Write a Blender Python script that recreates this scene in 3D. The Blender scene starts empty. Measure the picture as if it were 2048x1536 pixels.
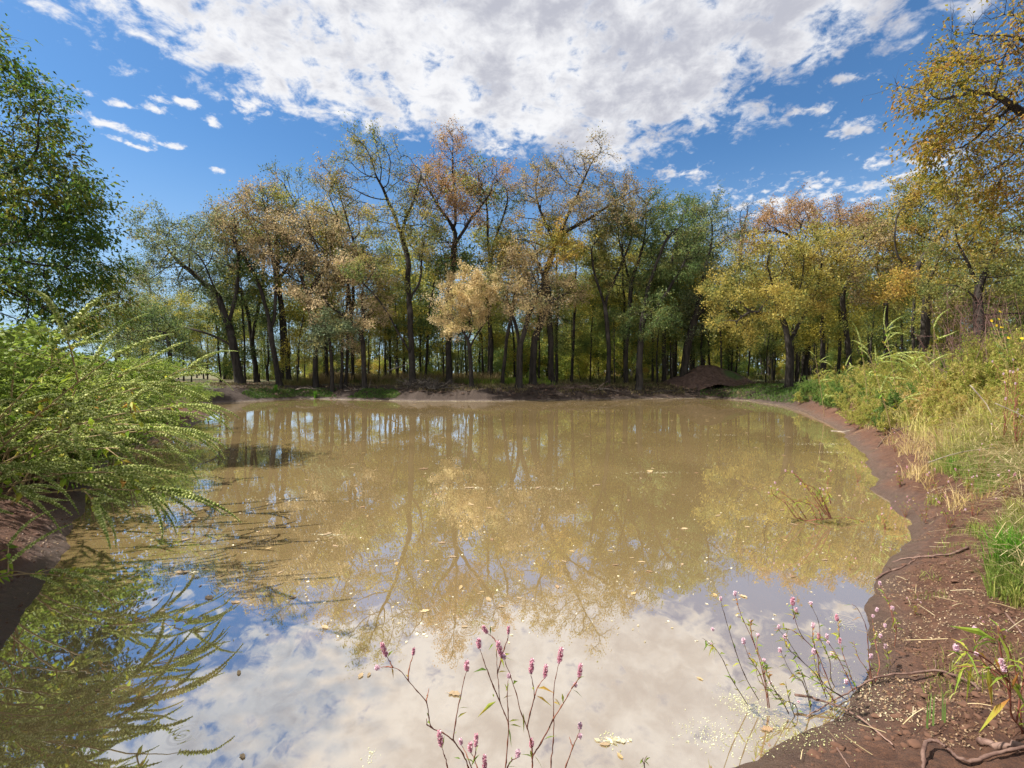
import bpy, math, random
import numpy as np
from mathutils import Vector
PI = math.pi
random.seed(7)
RNG = np.random.default_rng(11)
S = bpy.context.scene
COL = S.collection

# ------------------------------------------------------------------ camera
FPX, CX, CY, HZ, CAMZ = 950.0, 1024.0, 768.0, 745.0, 1.6
PITCH = math.atan((CY - HZ) / FPX)
cam = bpy.data.objects.new('camera', bpy.data.cameras.new('camera'))
COL.objects.link(cam)
cam.location = (0, 0, CAMZ)
cam.rotation_euler = (PI / 2 - PITCH, 0, 0)
cam.data.sensor_width = 36.0
cam.data.lens = FPX / 2048 * 36
cam.data.clip_start = 0.05
cam.data.clip_end = 3000
S.camera = cam

# ------------------------------------------------------------------ world, sun, exposure
SUN_EL, SUN_AZ = math.radians(56), math.radians(-92)     # azimuth from +Y, negative = to the left
S.view_settings.view_transform = 'Standard'
S.view_settings.look = 'None'
S.view_settings.gamma = 1
S.view_settings.exposure = 1.25
S.cycles.max_bounces = 6
S.cycles.diffuse_bounces = 3
S.cycles.glossy_bounces = 3
S.cycles.transmission_bounces = 3
S.cycles.transparent_max_bounces = 6
S.cycles.use_adaptive_sampling = True
S.cycles.adaptive_threshold = 0.02
S.cycles.sample_clamp_indirect = 4


class NT:
    """small helper for building node graphs"""
    def __init__(s, tree):
        s.t = tree; s.n = tree.nodes; s.l = tree.links
    def new(s, typ, **kw):
        n = s.n.new(typ)
        for k, v in kw.items():
            setattr(n, k, v)
        return n
    def put(s, sock, v):
        if v is None:
            return
        if isinstance(v, bpy.types.NodeSocket):
            s.l.new(v, sock)
        else:
            sock.default_value = v
    def math(s, op, a, b=None, c=None, clamp=False):
        n = s.new('ShaderNodeMath', operation=op, use_clamp=clamp)
        for i, v in enumerate((a, b, c)):
            s.put(n.inputs[i], v)
        return n.outputs[0]
    def mix(s, f, a, b):
        n = s.new('ShaderNodeMix', data_type='RGBA')
        s.put(n.inputs[0], f)
        s.put(n.inputs[6], a if isinstance(a, bpy.types.NodeSocket) else (*a, 1)[:4])
        s.put(n.inputs[7], b if isinstance(b, bpy.types.NodeSocket) else (*b, 1)[:4])
        return n.outputs[2]
    def noise(s, vec, scale, detail=4, rough=.55, dist=0.0, dims='3D'):
        n = s.new('ShaderNodeTexNoise', noise_dimensions=dims)
        s.put(n.inputs['Vector'], vec)
        n.inputs['Scale'].default_value = scale
        n.inputs['Detail'].default_value = detail
        n.inputs['Roughness'].default_value = rough
        n.inputs['Distortion'].default_value = dist
        return n.outputs[0]
    def sstep(s, v, lo, hi, a=0.0, b=1.0):
        n = s.new('ShaderNodeMapRange', interpolation_type='SMOOTHSTEP')
        s.put(n.inputs[0], v)
        for i, k in zip((1, 2, 3, 4), (lo, hi, a, b)):
            s.put(n.inputs[i], k)
        return n.outputs[0]
    def ramp(s, f, stops):
        n = s.new('ShaderNodeValToRGB')
        s.put(n.inputs[0], f)
        e = n.color_ramp.elements
        while len(e) < len(stops):
            e.new(0.5)
        for el, (p, c) in zip(e, stops):
            el.position = p; el.color = (*c, 1)
        return n.outputs[0]


world = bpy.data.worlds.new('World')
S.world = world
world.use_nodes = True
W = NT(world.node_tree)
W.n.clear()
sky = W.new('ShaderNodeTexSky', sky_type='NISHITA')
sky.sun_disc = False
sky.sun_elevation = SUN_EL
sky.sun_rotation = SUN_AZ
sky.air_density = 1.0
sky.dust_density = 0.4
sky.ozone_density = 2.5
tc = W.new('ShaderNodeTexCoord')
sep = W.new('ShaderNodeSeparateXYZ')
W.l.new(tc.outputs['Generated'], sep.inputs[0])
zc = W.math('MAXIMUM', sep.outputs[2], 0.03)
U = W.math('DIVIDE', sep.outputs[0], zc)       # a flat cloud layer seen in true perspective
V = W.math('DIVIDE', sep.outputs[1], zc)
comb = W.new('ShaderNodeCombineXYZ')
W.put(comb.inputs[0], U); W.put(comb.inputs[1], V)
uv = comb.outputs[0]


def uvpx(px, py):
    dz = (HZ - py) / FPX
    return ((px - CX) / FPX / dz, 1 / dz)


def halfplane(p, q):
    """signed distance, positive to the right of the direction p->q"""
    (x0, y0), (x1, y1) = p, q
    dx, dy = x1 - x0, y1 - y0
    L = math.hypot(dx, dy); nx, ny = dy / L, -dx / L
    a = W.math('MULTIPLY', U, nx)
    b = W.math('MULTIPLY_ADD', V, ny, -(x0 * nx + y0 * ny))
    return W.math('ADD', a, b)


A0, A1, A2, A3 = uvpx(70, 0), uvpx(575, 225), uvpx(1235, 345), uvpx(1840, 30)
m = W.math('MINIMUM', halfplane(A0, A1), halfplane(A1, A2))
m = W.math('MINIMUM', m, halfplane(A2, A3))
zq = W.math('ADD', W.math('MAXIMUM', sep.outputs[2], 0.0), .30)
cmb2 = W.new('ShaderNodeCombineXYZ')
W.put(cmb2.inputs[0], W.math('DIVIDE', sep.outputs[0], zq)); W.put(cmb2.inputs[1], W.math('DIVIDE', sep.outputs[1], zq))
W.put(cmb2.inputs[2], W.math('MULTIPLY', sep.outputs[2], .6))
uvn = cmb2.outputs[0]
n_big = W.noise(uvn, 4.2, 3, .5)
n_mid = W.noise(uvn, 15, 7, .62, .3)
n_fine = W.noise(uvn, 38, 4, .6, .3)
nsum = W.math('ADD', W.math('MULTIPLY', n_mid, .62), W.math('MULTIPLY', n_big, .22))
nsum = W.math('ADD', nsum, W.math('MULTIPLY', n_fine, .16))
mcl = W.math('MINIMUM', W.math('MULTIPLY', m, 1.0), 0.28)
main = W.sstep(W.math('ADD', nsum, W.math('MULTIPLY', mcl, .46)), .45, .61)


def puff(px, py, rx, ry, rot=0.0, strength=.17):
    """a small cloud patch round a point of the layer: rx, ry in layer units"""
    u0, v0 = uvpx(px, py)
    du = W.math('SUBTRACT', U, u0); dv = W.math('SUBTRACT', V, v0)
    c, s_ = math.cos(rot), math.sin(rot)
    a = W.math('ADD', W.math('MULTIPLY', du, c / rx), W.math('MULTIPLY', dv, s_ / rx))
    b = W.math('ADD', W.math('MULTIPLY', du, -s_ / ry), W.math('MULTIPLY', dv, c / ry))
    d = W.math('SQRT', W.math('ADD', W.math('MULTIPLY', a, a), W.math('MULTIPLY', b, b)))
    return W.math('MULTIPLY', W.math('SUBTRACT', 1.0, d), strength)


pf = None
for args in [(160, 185, .09, .05, .7), (240, 260, .2, .07, 1.0), (290, 300, .13, .05, 1.0), (250, 215, .06, .05, .3), (320, 225, .10, .06, .5),
             (380, 215, .12, .06, .2), (510, 222, .10, .10, 0, .22), (345, 295, .08, .05, .3), (440, 345, .05, .05, 0), (430, 250, .05, .06, 0),
             (1000, 300, .09, .12, 0, .18), (1700, 262, .16, .12, 0, .16), (1690, 165, .11, .07, 0, .16), (1725, 345, .18, .2, 0, .1),
             (1610, 405, .75, .42, 0, .115), (1480, 400, .3, .3, 0, .09), (1380, 350, .25, .15, 0, .12), (1850, 340, .4, .5, 0, .1), (1620, 228, .12, .05, 0, .1)]:
    p_ = puff(*args)
    pf = p_ if pf is None else W.math('MAXIMUM', pf, p_)
pf = W.math('MAXIMUM', pf, -.3)
small = W.sstep(W.math('ADD', W.math('ADD', W.math('MULTIPLY', n_mid, .55), W.math('MULTIPLY', n_fine, .45)), pf), .53, .70)
cover = W.math('MAXIMUM', main, small)
cover = W.math('MULTIPLY', cover, W.sstep(sep.outputs[2], .02, .2))
n_sh = W.noise(uvn, 7, 5, .6, .2)
shd = W.math('ADD', W.math('MULTIPLY', n_sh, .55), W.math('MULTIPLY', n_mid, .45))
shd = W.math('ADD', shd, W.math('MULTIPLY', W.math('MINIMUM', m, .5), .16))
thick = W.sstep(W.math('ADD', shd, W.math('MULTIPLY', U, .07)), .46, .70)
cloudcol = W.mix(thick, (0.40, 0.402, 0.413), (0.225, 0.23, 0.262))
horizon = W.sstep(sep.outputs[2], -.02, .42, 1.0, 0.0)
bg = W.new('ShaderNodeBackground')
skys = W.new('ShaderNodeMixRGB', blend_type='MULTIPLY')
skys.inputs[0].default_value = 1
W.l.new(sky.outputs[0], skys.inputs[1])
skys.inputs[2].default_value = (.034, .052, .064, 1)
hz = W.mix(W.math('MULTIPLY', horizon, .75), skys.outputs[0], (.22, .29, .37))
W.put(bg.inputs[0], W.mix(cover, hz, cloudcol))
bg.inputs[1].default_value = 1.0
wo = W.new('ShaderNodeOutputWorld')
W.l.new(bg.outputs[0], wo.inputs[0])
world.cycles.sampling_method = 'MANUAL'
world.cycles.sample_map_resolution = 512

sun = bpy.data.objects.new('sun', bpy.data.lights.new('sun', 'SUN'))
COL.objects.link(sun)
sun.data.energy = 4.0
sun.data.angle = math.radians(.55)
sun.data.color = (1, .95, .86)
sd_ = Vector((math.sin(SUN_AZ) * math.cos(SUN_EL), math.cos(SUN_AZ) * math.cos(SUN_EL), math.sin(SUN_EL)))
sun.rotation_euler = sd_.to_track_quat('Z', 'Y').to_euler()


# ------------------------------------------------------------------ helpers
def tag(o, label=None, cat=None, group=None, kind=None):
    if label: o['label'] = label
    if cat: o['category'] = cat
    if group: o['group'] = group
    if kind: o['kind'] = kind
    return o


def empty(name, loc, label=None, cat=None, group=None, rz=0, sc=1):
    o = bpy.data.objects.new(name, None)
    COL.objects.link(o)
    o.empty_display_size = .1
    o.location = loc
    o.rotation_euler = (0, 0, rz)
    o.scale = (sc, sc, sc) if not hasattr(sc, '__len__') else sc
    return tag(o, label, cat, group)


class MB:
    """mesh collector; rnd is a per-vertex random number used for colour variation"""
    def __init__(s):
        s.v = []; s.f4 = []; s.f3 = []; s.r = []; s.n = 0
    def add(s, v, f4=None, f3=None, r=0.5):
        v = np.asarray(v, dtype=np.float64).reshape(-1, 3)
        if f4 is not None and len(f4): s.f4.append(np.asarray(f4, dtype=np.int64).reshape(-1, 4) + s.n)
        if f3 is not None and len(f3): s.f3.append(np.asarray(f3, dtype=np.int64).reshape(-1, 3) + s.n)
        s.v.append(v)
        s.r.append(np.broadcast_to(np.asarray(r, dtype=np.float32), (len(v),)))
        s.n += len(v)
    def mesh(s, name, mat, smooth=False):
        me = bpy.data.meshes.new(name)
        if not s.v:
            return me
        v = np.concatenate(s.v); r = np.concatenate(s.r)
        f4 = np.concatenate(s.f4) if s.f4 else np.zeros((0, 4), int)
        f3 = np.concatenate(s.f3) if s.f3 else np.zeros((0, 3), int)
        me.vertices.add(len(v)); me.vertices.foreach_set('co', v.astype(np.float32).ravel())
        nl = len(f4) * 4 + len(f3) * 3
        me.loops.add(nl)
        me.loops.foreach_set('vertex_index', np.concatenate([f4.ravel(), f3.ravel()]).astype(np.int32))
        me.polygons.add(len(f4) + len(f3))
        st = np.concatenate([np.arange(len(f4)) * 4, len(f4) * 4 + np.arange(len(f3)) * 3]).astype(np.int32)
        me.polygons.foreach_set('loop_start', st)
        me.polygons.foreach_set('use_smooth', np.full(len(st), smooth, dtype=bool))
        at = me.attributes.new('rnd', 'FLOAT', 'POINT')
        at.data.foreach_set('value', r.astype(np.float32))
        me.update(calc_edges=True)
        me.materials.append(mat)
        return me
    def build(s, name, mat, parent=None, smooth=False, label=None):
        o = bpy.data.objects.new(name, s.mesh(name, mat, smooth))
        COL.objects.link(o)
        if parent is not None: o.parent = parent
        if label: o['label'] = label
        return o


def tube(mb, pts, rad, sides=6, r=.5, cap=True):
    p = np.asarray(pts, dtype=float)
    n = len(p)
    rad = np.broadcast_to(np.asarray(rad, dtype=float), (n,))
    t = np.gradient(p, axis=0)
    t /= np.linalg.norm(t, axis=1, keepdims=True) + 1e-9
    d = p[-1] - p[0]
    ref = np.array([1., 0, 0]) if abs(d[0]) < .6 * np.linalg.norm(d) else np.array([0, 1., 0])
    a = np.cross(t, ref); a /= np.linalg.norm(a, axis=1, keepdims=True) + 1e-9
    b = np.cross(t, a)
    th = np.arange(sides) * 2 * PI / sides
    ring = p[:, None] + rad[:, None, None] * (np.cos(th)[None, :, None] * a[:, None] + np.sin(th)[None, :, None] * b[:, None])
    i = np.arange(n - 1)[:, None] * sides; k = np.arange(sides)[None]
    f = np.stack([i + k, i + (k + 1) % sides, i + sides + (k + 1) % sides, i + sides + k], -1).reshape(-1, 4)
    v = ring.reshape(-1, 3)
    f3 = None
    if cap:
        v = np.vstack([v, p[-1:], p[:1]])
        e = (n - 1) * sides
        f3 = [[e + q, e + (q + 1) % sides, n * sides] for q in range(sides)] + [[(q + 1) % sides, q, n * sides + 1] for q in range(sides)]
    mb.add(v, f, f3, r)


def unit(v):
    return v / (np.linalg.norm(v, axis=-1, keepdims=True) + 1e-9)


def rand_dirs(n, rng, up=0.0):
    v = rng.normal(size=(n, 3)); v[:, 2] += up
    return unit(v)


def quads(mb, c, L, Wd, rng, d=None, r=None, flat=0.0):
    """small diamond leaves at the centres c"""
    n = len(c)
    if n == 0: return
    d = rand_dirs(n, rng) if d is None else unit(d)
    q = rand_dirs(n, rng)
    if flat: q[:, 2] *= (1 - flat)
    b = unit(np.cross(d, q))
    L = np.broadcast_to(L, (n,))[:, None]; Wd = np.broadcast_to(Wd, (n,))[:, None]
    v = np.stack([c - d * L / 2, c + b * Wd / 2, c + d * L / 2, c - b * Wd / 2], 1).reshape(-1, 3)
    r = rng.random(n) if r is None else r
    mb.add(v, np.arange(4 * n).reshape(-1, 4), None, np.repeat(r, 4))


def leaves(mb, c, d, L, Wd, rng, r=None, droop=.25, nrm=None):
    """folded pointed leaves: base at c, along d, 6 points each"""
    n = len(c)
    if n == 0: return
    d = unit(d)
    up = rand_dirs(n, rng, 1.2) if nrm is None else nrm
    b = unit(np.cross(d, up)); nn = unit(np.cross(b, d))
    L = np.broadcast_to(L, (n,))[:, None]; Wd = np.broadcast_to(Wd, (n,))[:, None]
    dn = np.array([0, 0, -1.0])
    m1 = c + d * L * .4 - nn * Wd * .12
    tip = c + d * L + dn * L * droop
    lf = c + d * L * .38 + b * Wd * .5 + nn * Wd * .1
    rt = c + d * L * .38 - b * Wd * .5 + nn * Wd * .1
    v = np.stack([c, m1, tip, lf, rt], 1).reshape(-1, 3)
    k = np.arange(n)[:, None] * 5
    f = np.concatenate([k + np.array([[0, 1, 3]]), k + np.array([[1, 2, 3]]), k + np.array([[0, 4, 1]]), k + np.array([[1, 4, 2]])])
    r = rng.random(n) if r is None else r
    mb.add(v, None, f, np.repeat(r, 5))


def smooth_path(pts, k=4):
    """Catmull-Rom through the points"""
    p = np.asarray(pts, float)
    if len(p) < 3:
        t = np.linspace(0, 1, k + 1)[:, None]
        return p[0] * (1 - t) + p[-1] * t
    q = np.vstack([2 * p[0] - p[1], p, 2 * p[-1] - p[-2]])
    out = []
    for i in range(1, len(q) - 2):
        for t in np.arange(k) / k:
            out.append(.5 * (2 * q[i] + (q[i + 1] - q[i - 1]) * t + (2 * q[i - 1] - 5 * q[i] + 4 * q[i + 1] - q[i + 2]) * t ** 2
                             + (3 * q[i] - q[i - 1] - 3 * q[i + 1] + q[i + 2]) * t ** 3))
    out.append(p[-1])
    return np.array(out)


_cp, _sp = math.cos(PITCH), math.sin(PITCH)


def ray(px, py):
    a, b = (px - CX) / FPX, (CY - py) / FPX
    return np.array([a, _cp + b * _sp, b * _cp - _sp])


def at(px, py, Y):
    """the point seen at a pixel of the photograph, Y metres away"""
    d = ray(px, py)
    return np.array([0, 0, CAMZ]) + d * (Y / d[1])


def onz(px, py, z=0.0):
    d = ray(px, py)
    return np.array([0, 0, CAMZ]) + d * ((z - CAMZ) / d[2])


def hash2(i, j, s):
    h = (i.astype(np.int64) * 374761393 + j.astype(np.int64) * 668265263 + s * 982451653) & 0xffffffff
    h = ((h ^ (h >> 13)) * 1274126177) & 0xffffffff
    return ((h ^ (h >> 16)) & 0xffff) / 65535.0


def vnoise(x, y, scale=1.0, octv=3, seed=0):
    tot = 0; amp = 1; norm = 0
    x = np.asarray(x, float) * scale; y = np.asarray(y, float) * scale
    for o in range(octv):
        i, j = np.floor(x), np.floor(y); fx, fy = x - i, y - j
        fx = fx * fx * (3 - 2 * fx); fy = fy * fy * (3 - 2 * fy)
        a, b = hash2(i, j, seed + o), hash2(i + 1, j, seed + o)
        c, d = hash2(i, j + 1, seed + o), hash2(i + 1, j + 1, seed + o)
        tot = tot + amp * ((a * (1 - fx) + b * fx) * (1 - fy) + (c * (1 - fx) + d * fx) * fy)
        norm += amp; amp *= .5; x = x * 2.03 + 7.1; y = y * 2.03 + 3.7
    return tot / norm * 2 - 1


def sst(x, a, b):
    t = np.clip((x - a) / (b - a), 0, 1)
    return t * t * (3 - 2 * t)


# ------------------------------------------------------------------ materials
def material(name):
    mt = bpy.data.materials.new(name)
    mt.use_nodes = True
    t = NT(mt.node_tree)
    t.n.clear()
    out = t.new('ShaderNodeOutputMaterial')
    return mt, t, out


def leaf_mat(name, cols, trans=.5, noise_scale=.55, objvar=.0, rough=.55, gloss=.04, rmix=.5):
    """foliage: colour runs through cols by clump noise and by leaf"""
    mt, t, out = material(name)
    co = t.new('ShaderNodeTexCoord').outputs['Object']
    nz = t.noise(co, noise_scale, 3, .6)
    nz = t.sstep(nz, .3, .7)
    at_ = t.new('ShaderNodeAttribute', attribute_name='rnd').outputs['Fac']
    f = t.math('ADD', t.math('MULTIPLY', nz, 1 - rmix), t.math('MULTIPLY', at_, rmix))
    if objvar:
        oi = t.new('ShaderNodeObjectInfo').outputs['Random']
        f = t.math('ADD', f, t.math('MULTIPLY', t.math('SUBTRACT', oi, .5), objvar), clamp=True)
    k = len(cols)
    col = t.ramp(f, [(.12 + .76 * i / (k - 1), c) for i, c in enumerate(cols)])
    v = t.new('ShaderNodeHueSaturation')
    t.put(v.inputs['Color'], col)
    t.put(v.inputs['Value'], t.math('MULTIPLY_ADD', t.math('FRACT', t.math('MULTIPLY', at_, 17.3)), .7, .65))
    col = v.outputs[0]
    d = t.new('ShaderNodeBsdfPrincipled')
    t.put(d.inputs['Base Color'], col)
    d.inputs['Roughness'].default_value = rough
    d.inputs['Specular IOR Level'].default_value = .25
    tr = t.new('ShaderNodeBsdfTranslucent')
    t.put(tr.inputs[0], col)
    mx = t.new('ShaderNodeMixShader')
    mx.inputs[0].default_value = trans
    t.l.new(d.outputs[0], mx.inputs[1]); t.l.new(tr.outputs[0], mx.inputs[2])
    t.l.new(mx.outputs[0], out.inputs[0])
    return mt


def bark_mat(name, c1, c2, scale=6, rough=.9, bump=.4):
    mt, t, out = material(name)
    tcn = t.new('ShaderNodeTexCoord')
    mp = t.new('ShaderNodeMapping'); mp.inputs['Scale'].default_value = (1, 1, .22)
    t.l.new(tcn.outputs['Object'], mp.inputs[0])
    nz = t.noise(mp.outputs[0], scale, 5, .65, .4)
    big = t.noise(tcn.outputs['Object'], .7, 2)
    col = t.mix(t.sstep(nz, .32, .68), c1, c2)
    col2 = t.mix(t.sstep(big, .5, .75), col, tuple(min(1, x * 1.5 + .02) for x in c2))
    p = t.new('ShaderNodeBsdfPrincipled')
    t.put(p.inputs['Base Color'], col2)
    p.inputs['Roughness'].default_value = rough
    p.inputs['Specular IOR Level'].default_value = .2
    bp = t.new('ShaderNodeBump'); bp.inputs['Strength'].default_value = bump; bp.inputs['Distance'].default_value = .03
    t.put(bp.inputs['Height'], nz)
    t.l.new(bp.outputs[0], p.inputs['Normal'])
    t.l.new(p.outputs[0], out.inputs[0])
    return mt


M = {}
M['bark_dark'] = bark_mat('bark_dark', (.018, .015, .012), (.052, .043, .036))
M['bark_grey'] = bark_mat('bark_grey', (.06, .052, .045), (.15, .13, .11))
M['twig'] = bark_mat('twig', (.07, .045, .035), (.17, .12, .09), 20)
M['deadwood'] = bark_mat('deadwood', (.12, .09, .07), (.30, .25, .20), 14)
PAL = {
    'green':  [(.055, .09, .03), (.10, .145, .05), (.20, .19, .06)],
    'bluegreen': [(.075, .105, .06), (.13, .165, .09), (.25, .22, .09)],
    'olive':  [(.09, .13, .04), (.19, .19, .06), (.32, .24, .08)],
    'yellow': [(.11, .14, .045), (.26, .22, .055), (.35, .26, .065)],
    'tan':    [(.20, .18, .09), (.36, .27, .16), (.46, .36, .23)],
    'pale':   [(.28, .25, .10), (.46, .35, .19), (.60, .48, .31)],
    'rust':   [(.20, .15, .08), (.33, .19, .11), (.33, .24, .10)],
    'brown':  [(.13, .15, .06), (.28, .20, .12), (.28, .23, .09)],
    'orange': [(.12, .16, .04), (.31, .24, .05), (.38, .23, .07)],
}
for k_, c_ in PAL.items():
    c_ = [tuple(min(.8, v * f) for v, f in zip(q, (1.38, 1.38, 1.28))) for q in c_]
    M['leaf_' + k_] = leaf_mat('foliage_' + k_, c_, rmix=.36, noise_scale=.7)
M['leaf_wood'] = leaf_mat('foliage_wood', [(.08, .12, .035), (.15, .20, .055), (.28, .30, .07), (.48, .40, .07)], objvar=.7, rmix=.3)
M['leaf_shrub'] = leaf_mat('foliage_shrub', [(.10, .16, .04), (.22, .28, .05), (.44, .42, .06), (.52, .36, .10)], objvar=.8, rmix=.3)

# ------------------------------------------------------------------ pond shoreline and terrain height
SH = [onz(*p)[:2] for p in [(0, 1300), (50, 1235), (105, 1140), (155, 1062), (168, 1005), (190, 960), (235, 905), (300, 880), (385, 852), (418, 832), (428, 806),
                            (600, 797), (830, 802), (1000, 802), (1200, 798), (1330, 797), (1425, 796), (1490, 801), (1560, 811), (1610, 826), (1650, 845),
                            (1680, 862), (1722, 905), (1738, 935), (1752, 960), (1738, 978), (1775, 1000), (1805, 1035), (1822, 1078),
                            (1790, 1110), (1752, 1160), (1725, 1212), (1736, 1257), (1731, 1333), (1702, 1396), (1680, 1435), (1600, 1470),
                            (1540, 1490), (1514, 1518), (1445, 1538)]]
SH += [np.array(p) for p in [(.55, 1.72), (.1, 1.5), (-.6, 1.36), (-1.6, 1.2), (-2.8, 1.15), (-3.5, 1.5), (-3.45, 2.2)]]
SH = np.array(SH)


def sdf(x, y):
    x = np.asarray(x, float).ravel(); y = np.asarray(y, float).ravel()
    best = np.full(x.shape, 1e9); inside = np.zeros(x.shape, bool)
    n = len(SH)
    for i in range(n):
        ax, ay = SH[i]; bx, by = SH[(i + 1) % n]
        ex, ey = bx - ax, by - ay
        t = np.clip(((x - ax) * ex + (y - ay) * ey) / (ex * ex + ey * ey), 0, 1)
        d = (x - ax - t * ex) ** 2 + (y - ay - t * ey) ** 2
        best = np.minimum(best, d)
        c = ((ay > y) != (by > y)) & (x < (bx - ax) * (y - ay) / (by - ay + 1e-12) + ax)
        inside ^= c
    d = np.sqrt(best)
    return np.where(inside, -d, d)


def terrain(x, y, detail=True):
    x = np.asarray(x, float).ravel(); y = np.asarray(y, float).ravel()
    d = sdf(x, y)
    d = d + vnoise(x, y, 1.6, 3, 5) * .10 * sst(np.abs(x) + y, 2, 9) + vnoise(x, y, 7, 2, 9) * .02
    near = 1 - sst(y, 2.0, 5.0)
    right = sst(x, 1.0, 4.0) * (1 - sst(y, 17, 27))
    left = sst(-x, 1.0, 3.0) * (1 - sst(y, 12, 24))
    wf = np.clip(1 - right - left, 0, 1)
    A = .95 * wf + right * (2.35 - .55 * near) + left * 1.35
    L = 2.2 * wf + right * (3.6 + 1.6 * near) + left * 2.2
    z = A * (1 - np.exp(-np.maximum(d, 0) / L))
    z = z + np.minimum(d, 0) * 0
    z = np.where(d < 0, -.8 * (1 - np.exp(np.minimum(d, 0) / 1.1)), z)
    k = sst(d, .0, .5)
    z = z + k * (vnoise(x, y, .9, 3, 21) * .05 + vnoise(x, y, .12, 2, 31) * .10 * sst(d, 1, 6))
    far_b = wf * sst(d, .2, 1) * (1 - sst(d, 3, 5))
    z = z + far_b * (vnoise(x, y, 1.3, 4, 51) * .10 + .05)
    if detail:
        kk = sst(d, .02, .35)
        z = z + kk * (vnoise(x, y, 4, 2, 41) * .022 - np.abs(vnoise(x, y, 6, 3, 43)) * .030 + np.maximum(vnoise(x + 3, y, 12, 3, 44), 0) ** 1.4 * .045 - np.maximum(vnoise(x, y + 9, 9, 2, 46) - .25, 0) * .05)
        z = z + far_b * (vnoise(x, y, 4, 3, 52) * .09)
    return z, d


def gz(x, y):
    return float(terrain([x], [y], False)[0][0])


def axis(dense_lo, dense_hi, step, lo, hi, g):
    a = list(np.arange(dense_lo, dense_hi, step))
    s = step; p = a[-1]
    while p < hi:
        s = s * g; p += s; a.append(p)
    s = step; p = a[0]
    while p > lo:
        s = s * g; p -= s; a.insert(0, p)
    return np.array(a)


XS = axis(-4.6, 5.6, .034, -420, 420, 1.045)
YS = axis(1.3, 6.0, .032, -60, 600, 1.022)
gx, gy = np.meshgrid(XS, YS)
tz, td = terrain(gx, gy)
nx_, ny_ = len(XS), len(YS)
gm = MB()
ii = (np.arange(ny_ - 1)[:, None] * nx_ + np.arange(nx_ - 1)[None]).ravel()
gm.add(np.stack([gx.ravel(), gy.ravel(), tz], 1), np.stack([ii, ii + 1, ii + nx_ + 1, ii + nx_], 1), None, td)

mt, t, out = material('bank_soil')
co = t.new('ShaderNodeTexCoord').outputs['Object']
sh = t.new('ShaderNodeAttribute', attribute_name='rnd').outputs['Fac']     # distance from the shoreline
spx = t.new('ShaderNodeSeparateXYZ'); t.l.new(co, spx.inputs[0])
n1 = t.noise(co, 2.2, 5, .65); n2 = t.noise(co, 17, 5, .7, .4); n3 = t.noise(co, 55, 5, .75)
mud = t.mix(t.sstep(n2, .3, .7), (.066, .025, .013), (.160, .070, .036))
mud = t.mix(t.math('MULTIPLY', t.sstep(n1, .45, .7), .55), mud, (.17, .085, .052))
mud = t.mix(t.math('MULTIPLY', t.sstep(n3, .62, .75), .35), mud, (.26, .18, .12))
soil = t.mix(t.sstep(n2, .3, .7), (.026, .016, .011), (.062, .038, .026))       # dark churned soil of the far bank, tree shade deepened into its colour
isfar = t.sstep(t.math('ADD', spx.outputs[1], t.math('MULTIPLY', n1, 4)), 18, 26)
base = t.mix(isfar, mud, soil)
litter = t.mix(t.sstep(n2, .35, .65), (.10, .075, .04), (.22, .165, .085))
litter = t.mix(t.sstep(t.noise(co, .35, 4, .6), .42, .62), litter, (.085, .11, .035))
base = t.mix(t.math('MULTIPLY', t.sstep(t.math('ADD', sh, t.math('MULTIPLY', n1, 3)), 3.6, 5.6), isfar), base, litter)
wetl = t.sstep(t.math('ADD', sh, t.math('MULTIPLY', t.math('SUBTRACT', n1, .5), .5)), .0, .30, 1.0, 0.0)
base = t.mix(t.math('MULTIPLY', wetl, .75), base, t.mix(n2, (.085, .055, .045), (.16, .115, .09)))
p = t.new('ShaderNodeBsdfPrincipled')
t.put(p.inputs['Base Color'], base)
t.put(p.inputs['Roughness'], t.math('MULTIPLY_ADD', wetl, -.55, .9))
p.inputs['Specular IOR Level'].default_value = .5
bp = t.new('ShaderNodeBump'); bp.inputs['Strength'].default_value = 1.0; bp.inputs['Distance'].default_value = .045
t.put(bp.inputs['Height'], t.math('ADD', n2, t.math('MULTIPLY', n3, .8)))
t.l.new(bp.outputs[0], p.inputs['Normal'])
t.l.new(p.outputs[0], out.inputs[0])
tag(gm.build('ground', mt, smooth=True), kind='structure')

# ------------------------------------------------------------------ water
mt, t, out = material('muddy_water')
co = t.new('ShaderNodeTexCoord').outputs['Object']
murk = t.noise(co, .35, 3, .5, .5)
wcol = t.mix(t.sstep(murk, .35, .65), (.255, .180, .082), (.30, .213, .098))
d = t.new('ShaderNodeBsdfDiffuse'); t.put(d.inputs[0], wcol)
g = t.new('ShaderNodeBsdfGlossy'); g.inputs['Roughness'].default_value = .012
g.inputs[0].default_value = (.92, .955, 1, 1)
mp = t.new('ShaderNodeMapping'); mp.inputs['Scale'].default_value = (1, .45, 1)
t.l.new(co, mp.inputs[0])
rip = t.noise(mp.outputs[0], 2.2, 3, .5, .3)
hgt = t.math('MULTIPLY', rip, .5)
for rx_, ry_ in [onz(365, 1470)[:2], onz(935, 1262)[:2], onz(1690, 1240)[:2], onz(1320, 985)[:2]]:      # rings left by drops
    vm = t.new('ShaderNodeVectorMath', operation='DISTANCE')
    t.l.new(co, vm.inputs[0]); vm.inputs[1].default_value = (float(rx_), float(ry_), 0)
    w_ = t.math('SINE', t.math('MULTIPLY', vm.outputs['Value'], 230))
    hgt = t.math('ADD', hgt, t.math('MULTIPLY', t.math('MULTIPLY', w_, t.sstep(vm.outputs['Value'], .02, .11, 1, 0)), .012))
bp = t.new('ShaderNodeBump'); bp.inputs['Strength'].default_value = .35; bp.inputs['Distance'].default_value = .012
t.put(bp.inputs['Height'], hgt)
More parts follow.
